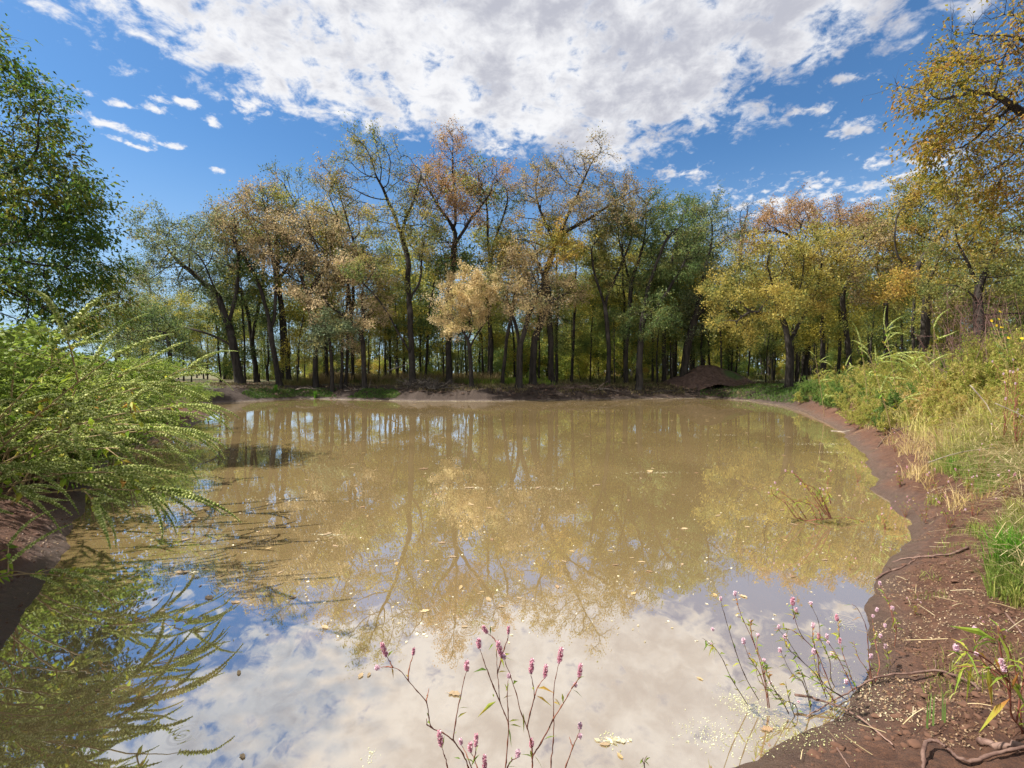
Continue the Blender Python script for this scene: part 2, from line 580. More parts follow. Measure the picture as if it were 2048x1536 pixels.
t.l.new(bp.outputs[0], g.inputs['Normal'])
fr = t.new('ShaderNodeFresnel'); fr.inputs[0].default_value = 1.33
t.l.new(bp.outputs[0], fr.inputs['Normal'])
fac = t.math('ADD', t.math('MULTIPLY', fr.outputs[0], .40), .54, clamp=True)
mx = t.new('ShaderNodeMixShader'); t.put(mx.inputs[0], fac)
t.l.new(d.outputs[0], mx.inputs[1]); t.l.new(g.outputs[0], mx.inputs[2])
t.l.new(mx.outputs[0], out.inputs[0])
wm = MB()
wm.add([(-24, .4, 0), (20, .4, 0), (20, 31.5, 0), (-24, 31.5, 0)], [[0, 1, 2, 3]])
tag(wm.build('pond_water', mt), kind='structure')


# ------------------------------------------------------------------ trees: branches grow towards points scattered in the crown
def grow(trunks, attr, step, kill, rng, up=.12, iters=140, jit=.22):
    pos = []; par = []
    for ti, tr in enumerate(trunks):
        tr = np.asarray(tr, float)
        seg = np.linalg.norm(np.diff(tr, axis=0), axis=1); cum = np.concatenate([[0], np.cumsum(seg)])
        k = max(2, int(cum[-1] / step))
        s_ = np.linspace(0, cum[-1], k + 1)
        pts = np.stack([np.interp(s_, cum, tr[:, j]) for j in range(3)], 1)
        pts[1:-1] += rng.normal(size=(len(pts) - 2, 3)) * step * .13
        if ti == 0 or not pos:
            last = -1
        else:
            P = np.array(pos); last = int(np.argmin(np.linalg.norm(P - pts[0], axis=1))); pts = pts[1:]
        for q in pts:
            pos.append(q); par.append(last); last = len(pos) - 1
    cap = len(pos) + 6000
    P = np.zeros((cap, 3)); n = len(pos); P[:n] = pos
    par = par + [-1] * (cap - n); par = np.array(par); kids = np.zeros(cap, int)
    tr_n = n
    for i in range(n):
        if par[i] >= 0: kids[par[i]] += 1
    # let no growth start from the bottom part of the first trunk
    a = np.asarray(attr, float)
    zmin = pos[0][2] + .25 * (max(q[2] for q in pos) - pos[0][2])
    ok = np.array([q[2] > zmin for q in pos])
    idx0 = np.nonzero(ok)[0]
    D = np.linalg.norm(a[:, None] - P[idx0][None], axis=2)
    near = idx0[np.argmin(D, 1)]; nd = D.min(1)
    alive = np.ones(len(a), bool)
    for it in range(iters):
        act = np.nonzero(alive)[0]
        if len(act) < max(4, .02 * len(a)) or n > cap - 400: break
        dirs = unit(a[act] - P[near[act]])
        acc = np.zeros((n, 3)); np.add.at(acc, near[act], dirs)
        src = np.unique(near[act])
        src = src[kids[src] < 4]
        if len(src) == 0: break
        g_ = unit(acc[src]) + rng.normal(size=(len(src), 3)) * jit
        g_[:, 2] += up
        new = P[src] + unit(g_) * step
        m_ = len(src)
        P[n:n + m_] = new; par[n:n + m_] = src; kids[src] += 1
        D = np.linalg.norm(a[act][:, None] - new[None], axis=2)
        j = np.argmin(D, 1); dm = D[np.arange(len(act)), j]
        better = dm < nd[act]
        near[act[better]] = n + j[better]; nd[act[better]] = dm[better]
        alive[act[nd[act] < kill]] = False
        n += m_
    return P[:n].copy(), par[:n].copy(), tr_n


def skeleton_mesh(P, par, r_base, r_tip, rng, mb, sides=(9, 6, 4, 3)):
    n = len(P)
    tips = np.zeros(n); kids = [[] for _ in range(n)]
    for i in range(n - 1, 0, -1):
        if par[i] >= 0: kids[par[i]].append(i)
    order = np.arange(n)
    cnt = np.zeros(n)
    # parents always come before children
    for i in order[::-1]:
        if not kids[i]: cnt[i] = 1
        if par[i] >= 0: cnt[par[i]] += cnt[i]
    r_base = r_base * .74
    e = math.log(max(cnt.max(), 2)) / math.log(r_base / r_tip)
    rad = r_tip * cnt ** (1 / e)
    # smooth
    for _ in range(2):
        Q = P.copy()
        for i in range(n):
            if par[i] >= 0 and kids[i]:
                b = max(kids[i], key=lambda c: cnt[c])
                Q[i] = .5 * P[i] + .25 * P[par[i]] + .25 * P[b]
        P[:] = Q
    roots = [i for i in range(n) if par[i] < 0]
    stack = [(r_, -1) for r_ in roots]
    while stack:
        s0, pa = stack.pop()
        chain = [s0]; c = s0
        while kids[c]:
            ks = sorted(kids[c], key=lambda q: -cnt[q])
            for o in ks[1:]: stack.append((o, c))
            c = ks[0]; chain.append(c)
        pts = P[chain]; rr = rad[chain].copy()
        if pa >= 0:
            pts = np.vstack([P[pa:pa + 1], pts]); rr = np.concatenate([[min(rad[pa], rr[0] * 1.25)], rr])
        else:
            z = pts[:, 2] - pts[0, 2]
            rr = rr * (1 + .55 * np.exp(-z / .45))
        if len(pts) < 2: continue
        R = rr.max()
        sd = sides[0] if R > .09 else sides[1] if R > .04 else sides[2] if R > .02 else sides[3]
        tube(mb, pts, rr, sd, rng.random(), cap=False)
    return rad, cnt, kids


def crown_points(blobs, n, rng, clumps=22, spread=.19):
    """blobs: (centre, (rx, ry, rz)); points gather in uneven clumps"""
    vol = np.array([b[1][0] * b[1][1] * b[1][2] for b in blobs]) ** .8
    vol = vol / vol.sum()
    out = []
    for (c, r), w in zip(blobs, vol):
        k = max(6, int(clumps * (w * len(blobs)) ** .5))
        cc = rand_dirs(k, rng) * (rng.random((k, 1)) ** .45) * rng.uniform(.6, 1.25, (k, 1))
        m_ = max(20, int(n * w))
        pick = rng.integers(0, k, m_)
        pp = cc[pick] + rng.normal(size=(m_, 3)) * spread
        out.append(np.asarray(c) + pp * np.asarray(r))
    return np.vstack(out)


def tree_meshes(trunks, blobs, rng, n_attr=420, step=.42, kill=.5, r_base=.2, r_tip=.014, nleaf=12000, leaf=.13, spread=.15,
                bark='bark_dark', foliage='leaf_green', shape='quad', up=.12, droop=.0, clumps=24, aspect=.62, twigs=3, twig_len=.62):
    if shape == 'quad': nleaf = int(nleaf * 1.22); leaf *= .80
    attr = crown_points(blobs, n_attr, rng, clumps)
    P, par, tn = grow(trunks, attr, step, kill, rng, up)
    tm = MB(); cm = MB()
    rad, cnt, kids = skeleton_mesh(P, par, r_base, r_tip, rng, tm)
    ends = np.nonzero((cnt <= 2.5) & (np.arange(len(P)) >= tn))[0]
    dirs = unit(P[ends] - P[par[ends]])
    # fine twigs
    tw_c = [P[ends]]; tw_d = [dirs]
    for _ in range(twigs):
        d2 = unit(dirs + rng.normal(size=dirs.shape) * .75 + np.array([0, 0, .15 - droop]))
        ln = twig_len * (.5 + rng.random((len(ends), 1)))
        a_, b_ = P[ends], P[ends] + d2 * ln
        mid = (a_ + b_) / 2 + rng.normal(size=a_.shape) * .04 * twig_len * 2
        w_ = r_tip * .75
        side = unit(np.cross(d2, rng.normal(size=d2.shape)))
        side2 = np.cross(d2, side)
        vv = np.stack([a_ + side * w_, a_ - side * .5 * w_ + side2 * w_ * .8, a_ - side * .5 * w_ - side2 * w_ * .8,
                       mid + side * w_ * .7, mid - side * .4 * w_ + side2 * w_ * .5, mid - side * .4 * w_ - side2 * w_ * .5, b_], 1)
        k = np.arange(len(ends))[:, None] * 7
        f4 = np.concatenate([k + np.array([[0, 1, 4, 3]]), k + np.array([[1, 2, 5, 4]]), k + np.array([[2, 0, 3, 5]])])
        f3 = np.concatenate([k + np.array([[3, 4, 6]]), k + np.array([[4, 5, 6]]), k + np.array([[5, 3, 6]])])
        tm.add(vv.reshape(-1, 3), f4, f3, .5)
        tw_c += [a_ * .6 + b_ * .4, a_ * .3 + b_ * .7, b_]; tw_d += [d2] * 3
    C = np.vstack(tw_c); Dd = np.vstack(tw_d)
    # uneven density: some branches keep few leaves
    dens = vnoise(C[:, 0] + C[:, 2] * .7, C[:, 1] * 1.1 + C[:, 2] * 1.7, .55, 2, int(rng.integers(99))) * .5 + .5
    w_ = .15 + sst(dens, .25, .75); w_ /= w_.sum()
    pick = rng.choice(len(C), nleaf, p=w_)
    cc = C[pick] + rng.normal(size=(nleaf, 3)) * spread * np.array([1, 1, .8])
    cc[:, 2] -= droop * rng.random(nleaf) * .5
    sz = leaf * (.65 + .7 * rng.random(nleaf))
    if shape == 'quad':
        quads(cm, cc, sz, sz * aspect, rng)
    else:
        dd = Dd[pick] + rng.normal(size=(nleaf, 3)) * .6 + np.array([0, 0, -.25])
        leaves(cm, cc, dd, sz, sz * aspect, rng)
    return tm, cm


def tree(name, label, cat, base, trunks, blobs, seed, group=None, **kw):
    rng = np.random.default_rng(seed)
    base = np.asarray(base, float)
    root = empty(name, base, label, cat, group)
    tr = [np.asarray(q, float) - base for q in trunks]
    bl = [(np.asarray(c, float) - base, r) for c, r in blobs]
    tm, cm = tree_meshes(tr, bl, rng, **kw)
    tm.build('trunk', M[kw.get('bark', 'bark_dark')], root, smooth=True)
    cm.build('crown', M[kw.get('foliage', 'leaf_green')], root)
    return root


def px_tree(label, Y, lines, blobs, seed, pal, name='tree', depth=.8, dy=(0, 0), **kw):
    """a tree described by what is seen of it; every crown blob and limb gets its own depth"""
    rng = np.random.default_rng(seed + 500)
    bx, by = lines[0][0]
    q = at(bx, by, Y)
    base = np.array([q[0], Y, gz(q[0], Y)])
    out_ = []
    for li, ln in enumerate(lines):
        pts = [at(x, y, Y) for x, y in ln]
        off = 0.0
        for j in range(len(pts)):
            pts[j][1] += off; off += rng.normal() * .35
        if li == 0:
            pts[0] = base - np.array([0, 0, .15])
        out_.append(pts)
    bl = []
    for b in blobs:
        c = at(b[0], b[1], Y + rng.uniform(-1.2, 1.2) + (b[4] if len(b) > 4 else 0))
        rx, rz = b[2] * Y / FPX, b[3] * Y / FPX
        bl.append((c, (rx, rx * depth + .4, rz)))
    return tree(name, label, 'tree', base, out_, bl, seed, foliage='leaf_' + pal, **kw)


G_FR = 'tall trees along the far bank of the pond'
PXT = [
 ('broad dark-trunked tree at the left with a long low limb reaching over the weeds', 31, [[(480, 765), (462, 650), (440, 600), (430, 560)], [(466, 690), (415, 665), (350, 650), (290, 632)], [(445, 600), (405, 565), (350, 520), (320, 490)], [(462, 650), (478, 570), (480, 500)]],
  [(385, 510, 105, 60), (340, 480, 70, 50), (440, 465, 80, 50), (275, 612, 55, 38), (440, 590, 70, 40), (320, 560, 60, 40)], 'bluegreen', dict(n_attr=620, nleaf=19000, r_base=.34)),
 ('hazy olive tree at the far left end of the tree line above the pale weeds', 40, [[(235, 755), (232, 680), (230, 600)]], [(225, 585, 50, 48), (205, 625, 50, 40), (260, 560, 40, 40)], 'olive', dict(n_attr=260, nleaf=8000, r_base=.2)),
 ('yellow-green tree just right of the dark one with the low limb', 34, [[(516, 765), (503, 680), (490, 610), (470, 540)], [(503, 680), (520, 600), (530, 520)]], [(470, 470, 70, 60), (530, 470, 50, 60), (480, 560, 60, 50)], 'olive', dict(n_attr=330, nleaf=10000, r_base=.22)),
 ('left-leaning tree with a rusty top in the left half of the tree line', 31, [[(561, 765), (548, 660), (525, 570), (495, 515), (470, 470)], [(548, 660), (556, 560), (548, 470)]], [(470, 435, 60, 40), (535, 425, 55, 55), (500, 500, 60, 40)], 'brown', dict(n_attr=380, nleaf=8500, r_base=.22)),
 ('straight slim tree with a tall grey-green feathery top', 33, [[(581, 760), (576, 650), (562, 560), (560, 470), (585, 400)], [(562, 560), (610, 480), (630, 400)]], [(585, 390, 50, 50), (555, 440, 60, 60), (625, 440, 50, 60), (600, 520, 60, 45)], 'bluegreen', dict(n_attr=430, nleaf=9500, r_base=.22)),
 ('tree with a wide pinkish tan crown left of the middle of the tree line', 31, [[(632, 762), (626, 660), (612, 580), (600, 540)], [(615, 590), (650, 540), (690, 510)]], [(620, 490, 85, 60), (680, 530, 70, 50), (560, 520, 50, 40)], 'tan', dict(n_attr=520, nleaf=15000, r_base=.22, leaf=.12)),
 ('upright trunk by the shore carrying a low pale tan and grey-green crown', 30, [[(730, 772), (727, 690), (722, 630), (715, 590)], [(725, 660), (670, 620), (640, 600)]], [(690, 560, 80, 42), (650, 600, 50, 36), (690, 650, 45, 50), (740, 610, 50, 45)], 'tan', dict(n_attr=520, nleaf=15000, r_base=.2, leaf=.12)),
 ('first of three slim stems close together left of the tan low tree', 30, [[(665, 776), (664, 700), (655, 650)]], [(655, 660, 45, 40), (640, 690, 30, 35)], 'bluegreen', dict(n_attr=170, nleaf=4500, r_base=.15)),
 ('thin dark middle stem of the three left of the tan low tree', 30.6, [[(682, 772), (683, 690), (692, 620), (700, 560)]], [(700, 540, 45, 45)], 'bluegreen', dict(n_attr=160, nleaf=3500, r_base=.12)),
 ('thin dark right stem of the three left of the tan low tree', 31, [[(691, 770), (692, 680), (705, 600), (700, 470)]], [(690, 440, 50, 60), (660, 360, 35, 45)], 'brown', dict(n_attr=220, nleaf=4000, r_base=.13)),
 ('very tall forked tree with an open airy olive top left of the tallest tree', 30, [[(826, 768), (816, 690), (814, 621), (808, 562), (810, 515), (797, 469), (775, 410), (750, 350)], [(818, 700), (775, 620), (750, 588), (700, 540)], [(797, 469), (835, 400), (850, 350)], [(814, 610), (840, 560), (845, 500)]],
  [(735, 320, 60, 52), (700, 370, 45, 50), (790, 330, 45, 50), (840, 370, 45, 50), (790, 440, 70, 45), (740, 540, 60, 35), (850, 470, 40, 60)], 'olive', dict(n_attr=1000, nleaf=15000, r_base=.27, leaf=.12, step=.36)),
 ('tallest tree of the far bank with a sparse reddish brown crown', 32, [[(898, 762), (896, 640), (902, 540), (908, 450), (906, 380), (900, 310)], [(905, 490), (950, 430), (985, 385)], [(902, 450), (870, 400), (850, 350)]],
  [(902, 320, 48, 70), (860, 370, 55, 50), (960, 370, 60, 60), (905, 420, 80, 40), (870, 500, 45, 45)], 'rust', dict(n_attr=1200, nleaf=14000, r_base=.27, leaf=.12, step=.36)),
 ('small bright pale yellow tree standing in front at the middle of the bank', 29, [[(945, 773), (941, 720), (943, 670), (938, 640)], [(943, 690), (965, 650), (985, 625)], [(941, 680), (915, 650)]], [(930, 590, 52, 40), (893, 602, 32, 42), (965, 585, 32, 38), (922, 635, 38, 24)], 'pale', dict(n_attr=480, nleaf=17000, r_base=.17, leaf=.115, spread=.13)),
 ('stout two-stemmed tree right of the bright pale tree with a broad dull brown-green crown', 29.5, [[(1037, 763), (1038, 700), (1030, 640), (1010, 600)], [(1038, 700), (1060, 630), (1075, 590)]], [(1040, 555, 75, 42), (1110, 585, 60, 36), (1010, 590, 36, 40), (1075, 610, 60, 30)], 'brown', dict(n_attr=560, nleaf=15000, r_base=.27, leaf=.12)),
 ('thick dark tree behind the two-stemmed tan one with an olive orange upper crown', 31.5, [[(1066, 752), (1068, 680), (1088, 630), (1085, 560), (1070, 500)], [(1085, 560), (1110, 500), (1110, 460)]], [(1060, 475, 60, 45), (1110, 500, 55, 45), (1030, 520, 50, 35)], 'orange', dict(n_attr=360, nleaf=9000, r_base=.3)),
 ('tall spreading tree with bare brown limbs fanning to the right under the cloud tip', 32, [[(1105, 756), (1098, 640), (1092, 540), (1130, 440), (1165, 370), (1185, 320)], [(1110, 490), (1080, 420), (1070, 370)], [(1120, 470), (1190, 430), (1250, 390), (1285, 375)]],
  [(1070, 370, 45, 50), (1125, 350, 50, 50), (1185, 340, 40, 45), (1245, 390, 50, 38), (1140, 420, 80, 40), (1215, 440, 60, 35)], 'brown', dict(n_attr=1100, nleaf=16000, r_base=.26, leaf=.12, step=.36)),
 ('slim nearly leafless pole-like tree with a grey top right of the tallest tree', 35, [[(978, 735), (979, 600), (985, 500), (1015, 420), (1020, 370)]], [(1018, 390, 26, 45), (1000, 480, 40, 45)], 'bluegreen', dict(n_attr=300, nleaf=2600, r_base=.16)),
 ('slender right-leaning trunk between the bright pale tree and the stout two-stemmed one', 31, [[(1005, 760), (1012, 690), (1025, 620), (1040, 540)]], [(1035, 520, 45, 50), (990, 540, 35, 50)], 'olive', dict(n_attr=180, nleaf=4500, r_base=.15)),
 ('olive tree with crooked limbs right of centre above the churned soil', 32, [[(1215, 760), (1216, 670), (1212, 600), (1245, 530), (1265, 470)], [(1213, 620), (1190, 540), (1180, 500)]], [(1255, 450, 55, 48), (1195, 490, 55, 50), (1230, 560, 60, 50)], 'olive', dict(n_attr=400, nleaf=12000, r_base=.2)),
 ('green tree with a fine fan of upright branches right of centre', 33, [[(1252, 758), (1256, 650), (1262, 560), (1290, 480)], [(1262, 570), (1240, 490)]], [(1295, 430, 45, 50), (1255, 460, 45, 50), (1300, 520, 55, 50)], 'green', dict(n_attr=380, nleaf=10000, r_base=.2)),
 ('thick leaning trunk left of the dirt mound under a dark green crown', 30.5, [[(1277, 763), (1283, 690), (1290, 630), (1303, 560), (1330, 480)], [(1290, 640), (1340, 580), (1370, 520)]], [(1340, 450, 50, 45), (1370, 500, 55, 50), (1320, 560, 60, 45), (1300, 640, 60, 45)], 'green', dict(n_attr=520, nleaf=16000, r_base=.27)),
 ('green tree right behind the left foot of the dirt mound', 34, [[(1328, 758), (1330, 650), (1335, 560), (1360, 470)]], [(1370, 430, 50, 42), (1400, 490, 50, 55), (1360, 560, 60, 50)], 'green', dict(n_attr=380, nleaf=11000, r_base=.2)),
 ('heavy dark double trunk behind the dirt mound with a deep green crown', 33, [[(1367, 754), (1372, 690), (1385, 640), (1400, 560), (1420, 480)], [(1385, 640), (1425, 600), (1450, 560)]], [(1425, 450, 45, 45), (1390, 520, 60, 50), (1440, 600, 60, 50), (1380, 640, 60, 45)], 'bluegreen', dict(n_attr=520, nleaf=16000, r_base=.34)),
 ('leafless grey tree poking above the green crowns left of the yellow tree', 42, [[(1455, 752), (1462, 640), (1480, 520), (1497, 440)]], [(1497, 420, 30, 28), (1480, 470, 40, 30)], 'brown', dict(n_attr=240, nleaf=300, r_base=.2)),
 ('large mustard yellow tree leaning over the green weeds at the right', 27, [[(1579, 742), (1577, 690), (1570, 640), (1545, 600)], [(1577, 690), (1610, 640), (1635, 590)], [(1552, 628), (1500, 625), (1475, 640)]],
  [(1620, 500, 60, 42), (1560, 530, 80, 45), (1490, 545, 60, 42), (1660, 545, 50, 45), (1450, 590, 40, 35), (1540, 595, 80, 35), (1490, 650, 60, 35), (1620, 610, 60, 35)], 'yellow', dict(n_attr=1000, nleaf=25000, r_base=.25, leaf=.13)),
 ('broad tree with a rusty brown domed crown behind the yellow one', 36, [[(1608, 745), (1618, 650), (1625, 560), (1610, 500)], [(1625, 570), (1660, 500), (1690, 460)]], [(1540, 460, 60, 36), (1600, 440, 65, 34), (1670, 440, 60, 36), (1710, 460, 40, 40), (1500, 490, 45, 35)], 'rust', dict(n_attr=620, nleaf=17000, r_base=.27)),
 ('dark trunk right of the yellow tree curving left with thin brown branches', 28, [[(1706, 725), (1700, 640), (1686, 578), (1660, 530)], [(1690, 590), (1715, 530), (1735, 490)]], [(1725, 480, 45, 50), (1670, 520, 45, 40), (1740, 550, 45, 45)], 'brown', dict(n_attr=360, nleaf=5500, r_base=.19)),
 ('slender dark tree with an olive top right of the curved dark trunk', 29, [[(1778, 715), (1776, 640), (1774, 580), (1760, 520), (1790, 440)]], [(1790, 470, 45, 50), (1760, 540, 45, 45), (1800, 580, 50, 45)], 'olive', dict(n_attr=320, nleaf=8500, r_base=.17)),
 ('big olive brown tree with a rounded top near the right edge of the tree line', 25, [[(1838, 700), (1832, 620), (1828, 570), (1855, 500), (1850, 440)], [(1830, 570), (1800, 500), (1790, 450)], [(1845, 520), (1900, 460), (1930, 410)]], [(1810, 420, 50, 42), (1870, 385, 60, 48), (1930, 380, 60, 50), (1860, 480, 80, 50), (1930, 500, 60, 60), (1850, 570, 70, 40)], 'orange', dict(n_attr=760, nleaf=22000, r_base=.27, leaf=.12)),
 ('tree with heavy slanting dark limbs low at the right edge of the tree line', 21, [[(1965, 690), (1960, 620), (1965, 560), (1930, 500)], [(1962, 570), (2000, 500), (2040, 450)], [(1963, 600), (1920, 570), (1890, 560)]], [(1930, 470, 60, 50), (2010, 440, 60, 60), (1990, 560, 70, 60), (1900, 590, 50, 40), (2040, 640, 60, 50)], 'olive', dict(n_attr=620, nleaf=17000, r_base=.27, leaf=.11)),
 ('low grey-green tree at the left shore half hidden by the arching weeds', 24, [[(330, 770), (335, 700), (320, 660)]], [(300, 660, 60, 40), (350, 690, 50, 40), (240, 660, 50, 45)], 'green', dict(n_attr=300, nleaf=10000, r_base=.15, leaf=.1)),
]
for i, (lb, Y, ln, bl, pal, kw) in enumerate(PXT):
    px_tree(lb, Y, ln, bl, 100 + i, pal, group=G_FR, **kw)

# near trees whose trunks stand outside the frame
M['leaf_nearleft'] = leaf_mat('foliage_nearleft', [(.035, .08, .015), (.065, .13, .022), (.16, .21, .028), (.26, .21, .04)], trans=.55)
M['leaf_nearright'] = leaf_mat('foliage_nearright', [(.13, .15, .02), (.28, .24, .03), (.38, .25, .04), (.34, .17, .06)], trans=.55, noise_scale=.45)
bl_ = [(at(30, 200, 8.8), (.75, .8, .55)), (at(-70, 110, 8.8), (.9, 1, .7)), (at(50, 300, 8.6), (.8, .8, .5)), (at(-50, 280, 9), (1.1, 1.2, .9)), (at(40, 400, 8.6), (1.1, 1.1, .6)),
       (at(140, 395, 8.2), (.7, .6, .35)), (at(160, 480, 8.2), (.55, .6, .3)), (at(70, 500, 8.6), (1.1, 1.1, .6)), (at(150, 560, 8.6), (.75, .8, .4)), (at(20, 590, 9), (1.3, 1.2, .6)),
       (at(-60, 500, 9.4), (1.4, 1.4, 1.2)), (at(90, 640, 9.5), (1.2, 1.2, .5))]
g0 = gz(-11.6, 8.8)
tree('tree', 'leafy dark green tree reaching in from beyond the left edge of the photo', 'tree', (-11.6, 8.8, g0),
     [[(-11.6, 8.8, g0 - .2), (-11.4, 8.8, 2.6), (-11.1, 8.7, 4.5), (-10.8, 8.7, 6.6)], [(-11.4, 8.8, 2.7), (-10.2, 8.6, 3.4), (-9.3, 8.5, 3.7)], [(-11.2, 8.7, 4.2), (-10, 8.5, 4.9), (-9, 8.4, 5.0)]],
     bl_, 901, n_attr=1500, step=.24, kill=.27, r_base=.19, r_tip=.005, nleaf=28000, leaf=.085, spread=.07, foliage='leaf_nearleft', bark='bark_dark', shape='leaf',
     aspect=.42, twigs=4, twig_len=.40, droop=.05, up=.02, clumps=30)
bl_ = [(at(2060, 60, 11.5), (1.6, 1.6, 1.3)), (at(2010, 200, 11.5), (1.6, 1.5, 1.1)), (at(1900, 200, 11.2), (1.0, 1, .6)), (at(1840, 190, 11), (.75, .7, .5)), (at(1960, 110, 11.2), (1.0, 1, .6)),
       (at(1900, 240, 11), (.8, .8, .45)), (at(1990, 320, 11.5), (1.3, 1.3, .9)), (at(1930, 290, 11.3), (.9, .9, .45)), (at(2070, 400, 12), (1.5, 1.4, 1.1)), (at(1990, 400, 12), (.9, 1, .6)), (at(2130, 250, 12), (1.9, 1.8, 1.7))]
g0 = gz(16.2, 12.2)
tree('tree', 'golden orange tree hanging over the upper right corner from beyond the right edge', 'tree', (16.2, 12.2, g0),
     [[(16.2, 12.2, g0 - .2), (16.0, 12.1, 4.5), (15.5, 12, 7), (14.8, 11.8, 9.5)], [(16, 12.1, 5), (14.2, 11.8, 6.6), (12.6, 11.4, 7.4), (11.2, 11.2, 8.1)], [(15.8, 12, 6.2), (14, 11.6, 8.2), (12.2, 11.4, 9.4)]],
     bl_, 902, n_attr=1900, step=.28, kill=.31, r_base=.28, r_tip=.006, nleaf=17000, leaf=.085, spread=.08, foliage='leaf_nearright', bark='bark_dark', shape='leaf',
     aspect=.6, twigs=5, twig_len=.5, droop=.05, up=.02, clumps=30)

g0 = gz(-7.8, 2.3)  # unseen tree, added so its crown shades the lower left water
tree('tree', 'unseen leafy tree added beyond the left edge to shade the lower left water', 'tree', (-7.8, 2.3, g0),
     [[(-7.8, 2.3, g0 - .2), (-7.7, 2.3, 2.6), (-7.6, 2.3, 4.6), (-7.3, 2.3, 6.6)]],
     [((-6.9, 1.9, 4.0), (1.1, 1.2, .9)), ((-6.6, 2.4, 5.2), (1.3, 1.0, .9)), ((-6.5, 1.6, 6.1), (1.4, 1.1, .8)), ((-6.6, 2.2, 6.7), (1.2, 1.0, .6))],
     903, n_attr=700, step=.28, kill=.32, r_base=.15, r_tip=.006, nleaf=20000, leaf=.10, spread=.13, foliage='leaf_nearleft', bark='bark_dark', shape='leaf', aspect=.45, twigs=3, twig_len=.4)

# ------------------------------------------------------------------ the wood behind: a few kinds, copied and turned
def copy_tree(root, loc, rz, sc, label, group):
    r = root.copy(); COL.objects.link(r)
    r.location = loc; r.rotation_euler = (0, 0, rz); r.scale = sc
    r['label'] = label; r['group'] = group
    for ch in root.children:
        c = ch.copy(); c.parent = r; COL.objects.link(c)
    return r


def wood_proto(seed, h, r, crown_lo, fol, nleaf, thin):
    rng = np.random.default_rng(seed)
    lean = rng.normal(size=2) * .5
    tr = [[(0, 0, -.3), (lean[0] * .3, lean[1] * .3, h * .35), (lean[0] * .8, lean[1] * .8, h * .65), (lean[0] * 1.2, lean[1] * 1.2, h * .88)]]
    bl = []
    for k in range(6):
        z = h * (crown_lo + (1 - crown_lo) * (k + .5) / 6)
        w = r * (.75 + .4 * math.sin(PI * (k + .7) / 6.5))
        a = rng.random() * 6.28
        bl.append(((lean[0] + math.cos(a) * r * .45, lean[1] + math.sin(a) * r * .45, z), (w * .75, w * .75, h * .11)))
    root = empty('tree', (0, 0, -50), '', 'tree')
    tm, cm = tree_meshes(tr, bl, rng, n_attr=230, step=.6, kill=.7, r_base=thin, r_tip=.012, nleaf=nleaf, leaf=.17, spread=.32, twigs=1, clumps=10)
    tm.build('trunk', M['bark_dark'], root, smooth=True)
    cm.build('crown', M[fol], root)
    return root


PROTO = [wood_proto(300 + i, h, r, lo, 'leaf_wood', n, th) for i, (h, r, lo, n, th) in enumerate(
    [(12.5, 2.6, .28, 6500, .15), (11, 2.2, .32, 5500, .12), (14, 2.8, .25, 7500, .19), (10, 2.0, .25, 5000, .10), (13, 2.3, .38, 5500, .17), (9, 2.4, .18, 5500, .11)])]
used = [False] * len(PROTO)
taken = []
rng = np.random.default_rng(77)


ZONES = [(300, 'near the hazy end of the tree line'), (440, 'above the long low limb'), (530, 'behind the big dark trunk'), (600, 'behind the straight slim tree'), (665, 'behind the pinkish tan crown'),
         (720, 'behind the three slim stems'), (800, 'beside the low tan tree'), (870, 'behind the very tall forked tree'), (930, 'behind the tallest tree'), (1000, 'behind the bright pale tree'), (1060, 'behind the two-stemmed tree'),
         (1150, 'under the spreading bare limbs'), (1240, 'behind the crooked olive tree'), (1320, 'behind the thick leaning trunk'), (1400, 'left of the dirt mound'), (1480, 'behind the dirt mound'), (1550, 'right of the dirt mound'),
         (1620, 'under the yellow tree'), (1700, 'behind the rusty dome'), (1790, 'by the curved dark trunk'), (1880, 'by the orange-brown tree'), (9999, 'at the right edge')]


def zone_label(base, px, q):
    size = 'shorter' if q < .33 else 'mid-sized' if q < .67 else 'taller'
    return size + ' ' + base + ' ' + next(z for x, z in ZONES if px < x)


def wood(px0, px1, Y0, Y1, n, label, group, hs=(.8, 1.1), minsep=1.0):
    k = 0; tries = 0
    while k < n and tries < n * 40:
        tries += 1
        px = rng.uniform(px0, px1); Y = rng.uniform(Y0, Y1)
        x = (px - CX) / FPX * Y
        if any((x - a) ** 2 + (Y - b) ** 2 < minsep ** 2 for a, b in taken): continue
        taken.append((x, Y))
        i = int(rng.integers(len(PROTO)))
        s_ = rng.uniform(*hs); w = s_ * rng.uniform(.8, 1.15)
        lbl = zone_label(label, px, (s_ - hs[0]) / (hs[1] - hs[0]))
        loc = (x, Y, gz(x, Y)); rz = rng.uniform(0, 6.28)
        if not used[i]:
            used[i] = True; o = PROTO[i]
            o.location = loc; o.rotation_euler = (0, 0, rz); o.scale = (w, w, s_); o['label'] = lbl; o['group'] = group
        else:
            copy_tree(PROTO[i], loc, rz, (w, w, s_), lbl, group)
        k += 1


wood(190, 620, 38, 60, 16, 'slender open-wood tree', 'open wood behind the left half of the tree line', (.6, .85), 2.2)
wood(620, 1050, 38, 64, 20, 'slender background tree', 'wood behind the tallest trees', (.75, 1.0), 1.6)
wood(1050, 1420, 37, 75, 36, 'dark thin-stemmed background tree', 'dense wood left of and behind the dirt mound', (.85, 1.1), 1.2)
wood(1420, 1800, 37, 80, 46, 'shaded thin-stemmed background tree', 'shaded wood behind the yellow tree', (.8, 1.05), 1.2)
wood(1800, 2120, 28, 60, 20, 'slender tree beyond the weedy bank', 'thicket beyond the weedy right bank', (.7, .95), 1.6)


